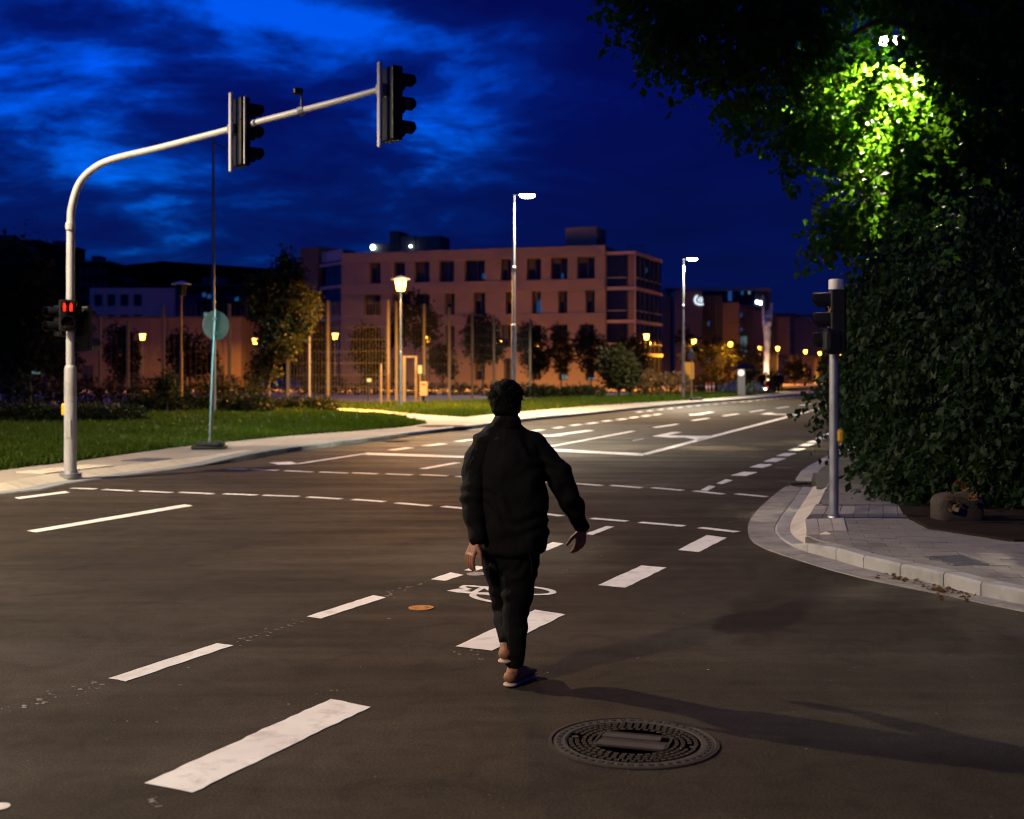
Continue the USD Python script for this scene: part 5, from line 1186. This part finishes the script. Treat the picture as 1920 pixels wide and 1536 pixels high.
t = thing('bollard_light', 'slim dark post with a small lit number box, left of the yellow-lit posts', 'bollard', loc=(c[0], 58, KZ)); zt = on(0, 684, 58)[2] - KZ
obj('post', MB().lathe([(.04, -.05), (.04, zt), (.02, zt + .02)], 10), 'dark_pole_paint', t); c = on(696, 713, 57.9)
obj('lit_box', MB().box((c[0] - on(701, 0, 55)[0] - .10, -.06, c[2] - KZ), (.2, .08, .16), ch=.01), 'yellow_sign', t)
c = at(1336, 738, KZ)
for k, px in enumerate((1325, 1331, 1338)):
    p = at(px, 739 - k * .4, KZ); t = thing('bollard', ('leftmost', 'middle', 'rightmost')[k] + ' of three slim red and white bollards left of the clock stele', 'bollard', 'red and white bollards', loc=p)
    for j in range(4): obj('band', MB().lathe([(.06, j * .22), (.06, j * .22 + .219)], 12), 'red_band' if j % 2 else 'white_disc', t)
    obj('cap', MB().lathe([(.062, .88), (.03, .92)], 12), 'red_band', t)

# ---------------------------------------------------------------- the far place with stele, sculpture, bicycles, people
p = at(1390, 742.5, KZ); Y = p[1]
st_ = thing('clock_stele', 'grey upright stele with a white round face at its top', 'stele', loc=p); hh = on(0, 692, Y)[2] - KZ
obj('body', MB().box((0, 0, hh / 2), (.56, .30, hh), -.15, ch=.03), 'stele_grey', st_); obj('plinth', MB().box((0, 0, .04), (.7, .42, .08), -.15, ch=.02), 'dark_slab', st_)
d_ = MB().lathe([(.23, 0), (.23, .02), (.21, .025)], 28); d_.move(np.array([[1, 0, 0, -.02], [0, 0, -1, -.152], [0, 1, 0, hh - .28], [0, 0, 0, 1]])); fc = obj('clock_face', d_.move(rotz(-.15)), 'white_disc', st_)
obj('clock_hands', MB().box((-.02, -.182, hh - .24), (.018, .006, .12)).box((.03, -.182, hh - .28), (.10, .006, .016)).move(rotz(-.15)), 'dark_frame', fc)
Y = 108.0
b0 = on(1436, 722, Y); sc = thing('sculpture', 'tall pale bone-like sculpture, lit from below, splitting into a spike at the top', 'sculpture', loc=(b0[0], Y, KZ))
Q = lambda px, py: on(px, py, Y) - np.array([b0[0], Y, KZ])
c = curve([Q(1437, 732), Q(1437, 695), Q(1438, 665), Q(1439, 630), Q(1440, 600), Q(1443, 582)], 6); n = len(c)
m = MB(); m.tube(c, np.interp(np.linspace(0, 1, n), [0, .25, .5, .8, 1], [.42, .24, .26, .30, .20]) * (1 + .08 * np.sin(np.arange(n) * 1.7)), 14); V, Fc = m.mesh()
V += (meshkit.fbm(V * 2.2, 3, 5)[:, None] - .5) * .18 * [1, 1, 0]; obj('column', (V, Fc), 'sculpture', sc, smooth=True)
for k, (pts, r0, r1) in enumerate([([Q(1438, 640), Q(1433, 605), Q(1431, 575), Q(1430.5, 553)], .20, .06), ([Q(1441, 610), Q(1445, 585), Q(1447, 568)], .24, .10)]):
    cc_ = curve(pts, 5); m = MB(); m.tube(cc_, np.linspace(r0, r1, len(cc_)), 12); V, Fc = m.mesh(); V += (meshkit.fbm(V * 2.5, 3, 8)[:, None] - .5) * .1; obj('prong', (V, Fc), 'sculpture', sc, smooth=True)
ft = thing('floodlight', 'small ground floodlight at the foot of the pale sculpture', 'floodlight', loc=(b0[0] - .25, Y - 1.4, KZ))
obj('housing', MB().box((0, 0, .12), (.3, .2, .2), ch=.03), 'dark_frame', ft); obj('lens', MB().box((0, .02, .225), (.24, .14, .01)), 'lamp_lens', ft); sphere_light((b0[0] - .25, Y - 1.3, KZ + .45), .08, 420, (1.0, .66, .38))
pz = on(1395, 695, 104)
ps = thing('closed_parasol', 'dark open canvas parasol behind the clock stele', 'parasol', loc=(pz[0], 104, KZ)); h0 = pz[2] - KZ + .35
obj('pole', MB().lathe([(.04, 0), (.04, h0)], 8), 'dark_pole_paint', ps); obj('canopy', MB().lathe([(1.25, h0 - .25), (1.25, h0 - .18), (.5, h0 + .1), (.03, h0 + .3)], 8), 'canvas_dark', ps)
fur = on(1415, 716, 103)
for k, px in enumerate((1402, 1422, 1446)):
    p = at(px, 738 - k * .6, KZ); t = thing('plant_tub', ('left', 'middle', 'right')[k] + ' dark plant tub by the clock stele and sculpture', 'plant tub', loc=(p[0], 100 + k, KZ))
    obj('tub', MB().lathe([(.30, 0), (.40, .6), (.36, .6), (.34, .5)], 14), 'dark_cladding', t); vv, ff2 = crown(100 + k, [((0, 0, 1.1), (.5, .5, .65), 1)], 90, 7, .2, tw_len=.3); obj('foliage', (vv, ff2), 'leaf_street', t, kind='stuff')


def bicycle(label, loc, rz, frame, light=None):
    t = thing('bicycle', label, 'bicycle', 'bicycles parked by the stele', loc, rz)
    for x in (-.52, .52):
        a = np.linspace(0, 2 * np.pi, 25); w = obj('wheel', MB().tube(np.column_stack([x + .31 * np.cos(a), 0 * a, .33 + .31 * np.sin(a)]), .022, 6, cap=False), 'rubber', t)
        s = MB()
        for q in np.arange(6) * np.pi / 6: s.tube([(x - .3 * math.cos(q), 0, .33 - .3 * math.sin(q)), (x + .3 * math.cos(q), 0, .33 + .3 * math.sin(q))], .004, 4)
        obj('spokes', s, 'galv_steel', w)
    obj('frame', MB().tube([(-.52, 0, .33), (-.18, 0, .85)], .022, 6).tube([(-.15, 0, .78), (.38, 0, .82)], .022, 6).tube([(-.05, 0, .30), (.40, 0, .75)], .03, 6).tube([(-.05, 0, .30), (-.2, 0, .92)], .022, 6).tube([(-.52, 0, .33), (-.05, 0, .30)], .018, 6).tube([(.52, 0, .33), (.38, 0, .98)], .022, 6), frame, t)
    obj('saddle', MB().box((-.22, 0, .95), (.26, .15, .06), ch=.02), 'black_plastic', t); obj('handlebar', MB().tube([(.34, -.28, 1.04), (.40, -.1, 1.02), (.40, .1, 1.02), (.34, .28, 1.04)], .016, 6), 'galv_steel', t)
    obj('mudguard', MB().tube([(-.52 + .36 * math.cos(q), 0, .33 + .36 * math.sin(q)) for q in np.linspace(.3, 2.9, 9)], .03, 5), frame, t); obj('crank', MB().tube([(-.05, -.1, .30), (-.05, .1, .30)], .06, 8), 'dark_frame', t)
    if light: obj('rear_light', MB().box((-.86, 0, .55), (.06, .10, .08), ch=.01), light, t)


for k, (px, fm, lt, lab, a) in enumerate([(1366, 'bike_blue', None, 'blue bicycle parked farthest left of the clock stele', .3), (1377, 'bike_blue', None, 'blue bicycle leaning nearest left of the clock stele', 1.0), (1408, 'bike_green', None, 'green bicycle parked right of the clock stele', .2), (1420, 'bike_blue', 'red_light', 'blue bicycle with a lit red tail lamp, right of the stele', math.pi + .3)]):
    p = at(px, 739.5, KZ); bicycle(lab, p, a, fm, lt)
pr0 = at(1345, 738.5, KZ)
t = thing('low_wall', 'low dark wall left of the parked bicycles', 'wall', loc=(pr0[0] + .3, pr0[1] + 3, KZ))
obj('masonry', MB().box((0, 0, .28), (3.0, .35, .56), .1, ch=.02), 'brick_dark', t); obj('coping', MB().box((0, 0, .59), (3.1, .42, .06), .1, ch=.01), 'dark_slab', t)

# ---------------------------------------------------------------- people
def hull_body(bones, refine=.02, iters=8):
    """bones: pairs of ((x, y, z), r[, squash]) joined by hulls into one smooth surface."""
    out = manifold3d.Manifold()
    for chain in bones:
        for (p, r), (q, s) in zip(chain[:-1], chain[1:]):
            pts = []
            for c, rr in ((p, r), (q, s)):
                rr = np.broadcast_to(np.asarray(rr, float), 3); pts.append(SPH * rr + np.asarray(c, float))
            out = out + manifold3d.Manifold.hull_points(np.vstack(pts))
    out = out.refine_to_length(refine); m = out.to_mesh()
    t = trimesh.Trimesh(m.vert_properties[:, :3], m.tri_verts, process=True)
    trimesh.smoothing.filter_taubin(t, iterations=iters); return t


SPH = np.array(trimesh.creation.icosphere(2, 1.0).vertices)


def hand(wrist, direction, palm_n, side, curl, s=1.0):
    """Chains for a relaxed hand: palm, four fingers of different lengths, thumb off the side of the palm."""
    d = np.asarray(direction, float); d /= np.linalg.norm(d); n = np.asarray(palm_n, float); n -= d * (n @ d); n /= np.linalg.norm(n); w = np.cross(d, n) * side
    wr = np.asarray(wrist, float); ch = []
    for k, (off, ln) in enumerate([(-.030, .078), (-.010, .088), (.011, .083), (.030, .064)]):
        base = wr + d * .088 * s + w * off * s; p = base; v = d.copy(); pts = [(wr + d * .012 * s + w * off * .55 * s, .015 * s), (base, .0115 * s)]
        for j, fr_ in enumerate((.45, .32, .23)):
            v = v * math.cos(curl[j]) + n * math.sin(curl[j]); v /= np.linalg.norm(v); p = p + v * ln * fr_ * s; pts.append((p, (.0095, .0085, .007)[j] * s))
        ch.append(pts)
    tb_ = wr + d * .028 * s - w * .028 * s; ch.append([(tb_, .014 * s), (tb_ + (d * .6 - w * .55 + n * .35) * .045 * s, .0115 * s), (tb_ + (d * 1.45 - w * .75 + n * .75) * .052 * s, .009 * s)])
    ch.append([(wr + d * .02 * s - w * .022 * s, .016 * s), (wr + d * .08 * s - w * .028 * s, .012 * s), (wr + d * .085 * s + w * .028 * s, .012 * s), (wr + d * .02 * s + w * .02 * s, .015 * s), (wr + d * .02 * s - w * .022 * s, .016 * s)])
    return ch


pf = at(962, 1283)                      # where the standing foot meets the road
wk = thing('person', 'person in a loose black jacket and dark trousers walking away across the road', 'person', loc=(pf[0], pf[1], 0))
P = lambda px, py, dy=0.0: on(px, py, pf[1] + dy) - np.array([pf[0], pf[1], 0])
headc = P(949, 756, .02); chest = P(957, 880, 0); sL, sR = P(903, 832, .0), P(1008, 838, .03)
eR, wR = P(1064, 925, .05), P(1091, 990, .22); eL, wL = P(888, 935, -.06), P(893, 1014, -.12)
hipS, hipW = P(975, 1035, 0), P(938, 1035, .04)
kneeS, ankS = P(966, 1150, .03), P(964, 1248, -.02)
kneeW, ankW = P(948, 1140, .20), P(950, 1212, .0)
bones = [[(headc + [0, -.01, .035], (.078, .095, .085)), (headc + [.004, .035, -.055], (.06, .065, .06))], [(headc + [0, -.01, -.03], .062), (P(952, 815, 0), .062)],
         [(P(952, 815, 0), .06), (chest, (.12, .085, .10)), (P(958, 990, 0), (.115, .08, .09)), (P(957, 1030, .01), (.10, .075, .07))],
         [(P(952, 815, 0), .06), (sL + [.02, 0, -.02], .05), (eL, .04), (wL, .028)], [(P(952, 815, 0), .06), (sR + [-.02, 0, -.02], .05), (eR, .04), (wR, .028)],
         [(hipS, .075), (kneeS, .05), (ankS, .038)], [(hipW, .075), (kneeW, .05), (ankW, .038)]]
bones += hand(wR, P(1086, 1040, .26) - wR, (-.5, .6, 0), 1, (.28, .35, .3), 1.0) + hand(wL, P(872, 1066, -.14) - wL, (.6, .5, -.2), -1, (.35, .45, .35), 1.0)
fS = [(ankS + [0, 0, -.03], .036), (np.array([ankS[0] + .05, .12, .045]), .032)]; bones.append(fS)
# ears and nose
for sx in (-1, 1): bones.append([(headc + [sx * .074, .005, .0], (.012, .02, .03)), (headc + [sx * .078, -.008, .012], (.008, .016, .022))])
bones.append([(headc + [.004, .088, .005], .014), (headc + [.006, .112, -.022], .013)])
obj('body', hull_body(bones, .012, 6), 'skin', wk, smooth=True)
# jacket: loose, a little open at the hem, sleeves bunched at the wrists
jb = [[(P(952, 806, 0), (.075, .075, .05)), (P(955, 838, 0), (.17, .115, .085)), (chest, (.205, .15, .16)), (P(956, 960, 0), (.215, .16, .12)), (P(960, 1030, 0), (.20, .155, .055))],
      [(P(952, 800, 0), (.082, .085, .03)), (P(950, 786, -.02), (.07, .075, .03))],
      [(P(944, 812, 0), .07), (sL + [.02, 0, -.01], .078)], [(P(960, 812, 0), .07), (sR + [-.02, 0, -.01], .08)],
      [(sL + [.02, 0, -.02], .08), (P(890, 880, -.03), .08), (eL, .072), (P(893, 985, -.10), .056), (wL + [0, 0, .018], .05)],
      [(sR + [-.02, 0, -.02], .082), (P(1045, 885, .03), .08), (eR, .072), (P(1080, 960, .15), .056), (wR + [-.002, -.006, .016], .046)]]
jk = hull_body(jb, .016, 10); v = np.array(jk.vertices)
w_ = np.sin(v[:, 2] * 34 + 5 * meshkit.noise(v * 6, 3) * 3 + v[:, 0] * 9) * .006 + (meshkit.fbm(v * 7, 3, 5) - .5) * .034
jk.vertices = v + jk.vertex_normals * w_[:, None]; obj('jacket', jk, 'jacket', wk, smooth=True)
obj('drawcord', MB().tube([P(993, 1040, -.13), P(997, 1056, -.135), P(997, 1075, -.13)], .004, 5), 'jacket', wk)
tr = hull_body([[(hipS + [0, 0, .05], .12), (hipS + [-.005, 0, -.10], .105), (kneeS, .074), (P(966, 1200, .0), .066), (ankS + [0, 0, .03], .056)], [(hipW + [0, 0, .05], .12), (hipW + [.005, .05, -.10], .10), (kneeW, .074), (ankW + [0, .01, .04], .052)], [(hipS + [0, 0, .06], .118), (hipW + [0, 0, .06], .118)], [(hipS + [-.03, 0, .0], .115), (hipW + [.03, 0, .0], .115)], [(P(957, 1020, 0), (.15, .115, .10)), (P(957, 1050, .01), (.13, .11, .08))]], .016, 8)
v = np.array(tr.vertices); tr.vertices = v + tr.vertex_normals * ((np.sin(v[:, 2] * 55 + meshkit.noise(v * 9, 1) * 8) * .004)[:, None] + (meshkit.fbm(v * 9, 3, 9) - .5)[:, None] * .022); obj('trousers', tr, 'trousers', wk, smooth=True)


def shoe(ank, toe, up):
    a, t_ = np.asarray(ank, float), np.asarray(toe, float); d = t_ - a; d[2] = 0; d /= np.linalg.norm(d); z0 = up
    heel = np.array([a[0], a[1], z0]) - d * .045; tip = heel + d * .265
    upper = hull_body([[(heel + [0, 0, .055], (.038, .04, .034)), (heel + d * .10 + [0, 0, .062], (.042, .045, .036)), (heel + d * .19 + [0, 0, .045], (.044, .045, .024)), (tip - d * .02 + [0, 0, .038], (.036, .036, .016))], [(heel + d * .02 + [0, 0, .06], .036), (heel + d * .045 + [0, 0, .10], .038)]], .014, 4)
    sole = hull_body([[(heel + [0, 0, .014], (.040, .042, .013)), (heel + d * .11 + [0, 0, .013], (.038, .04, .012)), (heel + d * .19 + [0, 0, .013], (.047, .047, .012)), (tip - d * .015 + [0, 0, .016], (.034, .034, .012))]], .014, 2)
    s = obj('shoe', upper, 'shoe_upper', wk, smooth=True); obj('sole', sole, 'shoe_sole', s, smooth=True)
    obj('laces', MB().tube([heel + d * .13 + np.array([-d[1], d[0], 0]) * .03 + [0, 0, .088], heel + d * .13 - np.array([-d[1], d[0], 0]) * .03 + [0, 0, .088]], .005, 5).tube([heel + d * .16 + np.array([-d[1], d[0], 0]) * .03 + [0, 0, .076], heel + d * .16 - np.array([-d[1], d[0], 0]) * .03 + [0, 0, .076]], .005, 5), 'shoe_sole', s)


shoe(ankS, ankS + [.55, 1, 0], .001); shoe(ankW, ankW + [.2, 1, 0], ankW[2] - .085)
hr_ = hull_body([[(headc + [0, -.02, .05], (.094, .11, .085)), (headc + [0, -.045, -.005], (.088, .085, .075)), (headc + [0, -.035, -.055], (.066, .06, .035))]], .012, 3)
v = np.array(hr_.vertices); hr_.vertices = v + hr_.vertex_normals * ((meshkit.fbm(v * 30, 3, 4) - .5)[:, None] * .03); obj('hair', hr_, 'hair', wk, smooth=True)
rng = np.random.default_rng(31); pts = []; cnt = []
for k in range(900):
    u = rng.normal(0, 1, 3); u[2] = abs(u[2]) * .8 + rng.normal(0, .3); u[1] = u[1] - .35; u /= np.linalg.norm(u); p = headc + [0, -.025, .035] + u * [.088, .10, .085]
    d = u * .7 + rng.normal(0, .5, 3); Ln = rng.uniform(.006, .026); pts += [p, p + d * Ln * .5, p + d * Ln + [0, 0, -.012]]; cnt.append(3)
hc = UsdGeom.BasisCurves.Define(stage, f'{wk.GetPath()}/hair/loose_strands'); hc.CreateTypeAttr('linear'); hc.CreateCurveVertexCountsAttr(cnt); hc.CreatePointsAttr([Gf.Vec3f(*map(float, q)) for q in pts]); hc.CreateWidthsAttr([.0028] * len(pts)); hc.SetWidthsInterpolation('vertex')
UsdShade.MaterialBindingAPI.Apply(hc.GetPrim()).Bind(M['hair']); put(hc.GetPrim(), kind='stuff')
for sx in (-1, 1):
    e = headc + np.array([sx * .03, .082, .01]); ey = obj('eye', MB().tm(trimesh.creation.icosphere(2, .012).apply_translation(e)), 'white_disc', wk); obj('iris', MB().tm(trimesh.creation.icosphere(1, .006).apply_translation(e + [0, .0085, 0])), 'dark_frame', ey)
obj('mouth', MB().box(headc + [.005, .100, -.062], (.04, .012, .008), ch=.003), 'skin', wk)


def far_person(label, px, Y, pose, seed):
    """A small standing or seated figure far off, one smooth body with clothing."""
    x = on(px, 700, Y)[0]; t = thing('person', label, 'person', loc=(x, Y, KZ)); s = 1.0 if pose == 'stand' else .0
    hz = .88 if s else .50; k = np.array([0, 0, 0.0])
    legs = [[((-.09, 0, hz), .09), ((-.10, -.02 if s else -.40, .47), .06), ((-.10, 0 if s else -.38, .08), .045), ((-.11, -.12 if s else -.5, .05), .04)], [((.09, 0, hz), .09), ((.11, .04 if s else -.40, .47), .06), ((.12, .08 if s else -.38, .08), .045), ((.13, -.05 if s else -.5, .05), .04)]]
    tor = [[((0, 0, hz), (.15, .1, .1)), ((0, .02, hz + .33), (.17, .11, .14)), ((0, .01, hz + .54), (.08, .07, .05)), ((0, 0, hz + .62), .06)]]
    arms = [[((-.19, .01, hz + .50), .06), ((-.25, .0, hz + .22), .045), ((-.20, -.14, hz + .06), .035), ((-.17, -.2, hz + .04), .03)], [((.19, .01, hz + .50), .06), ((.27, .03, hz + .22), .045), ((.24, -.08, hz - .02), .035), ((.23, -.12, hz - .08), .03)]]
    head = [[((0, -.01, hz + .74), (.075, .09, .09)), ((0, -.03, hz + .68), (.06, .07, .06))], [((0, -.10, hz + .72), .014), ((0, -.115, hz + .70), .012)]]
    obj('body', hull_body(legs + tor + arms + head, .03, 5), 'skin', t, smooth=True)
    g = lambda ch, a, z=1: [[(p, np.asarray(r) + a) for p, r in c] for c in ch]
    obj('jacket', hull_body(g(tor, .025)[0:1] and [[(p, np.asarray(r) + .03) for p, r in tor[0][:3]]] + [[(p, r + .02) for p, r in c[:3]] for c in arms], .03, 5), 'jacket', t, smooth=True)
    obj('trousers', hull_body([[(p, r + .02) for p, r in c[:3]] for c in legs], .03, 5), 'trousers', t, smooth=True)
    obj('hair', hull_body([[((0, .02, hz + .79), (.085, .095, .075)), ((0, .04, hz + .71), (.08, .07, .07))]], .03, 3), 'hair', t, smooth=True)


far_person('distant person in dark clothes standing right of the pale sculpture', 1456, 100, 'stand', 1)
far_person('second distant person in dark clothes, standing farther right of the sculpture', 1463, 103, 'stand', 2)
far_person('distant person in dark clothes standing just left of the sculpture foot', 1429, 101, 'stand', 3)
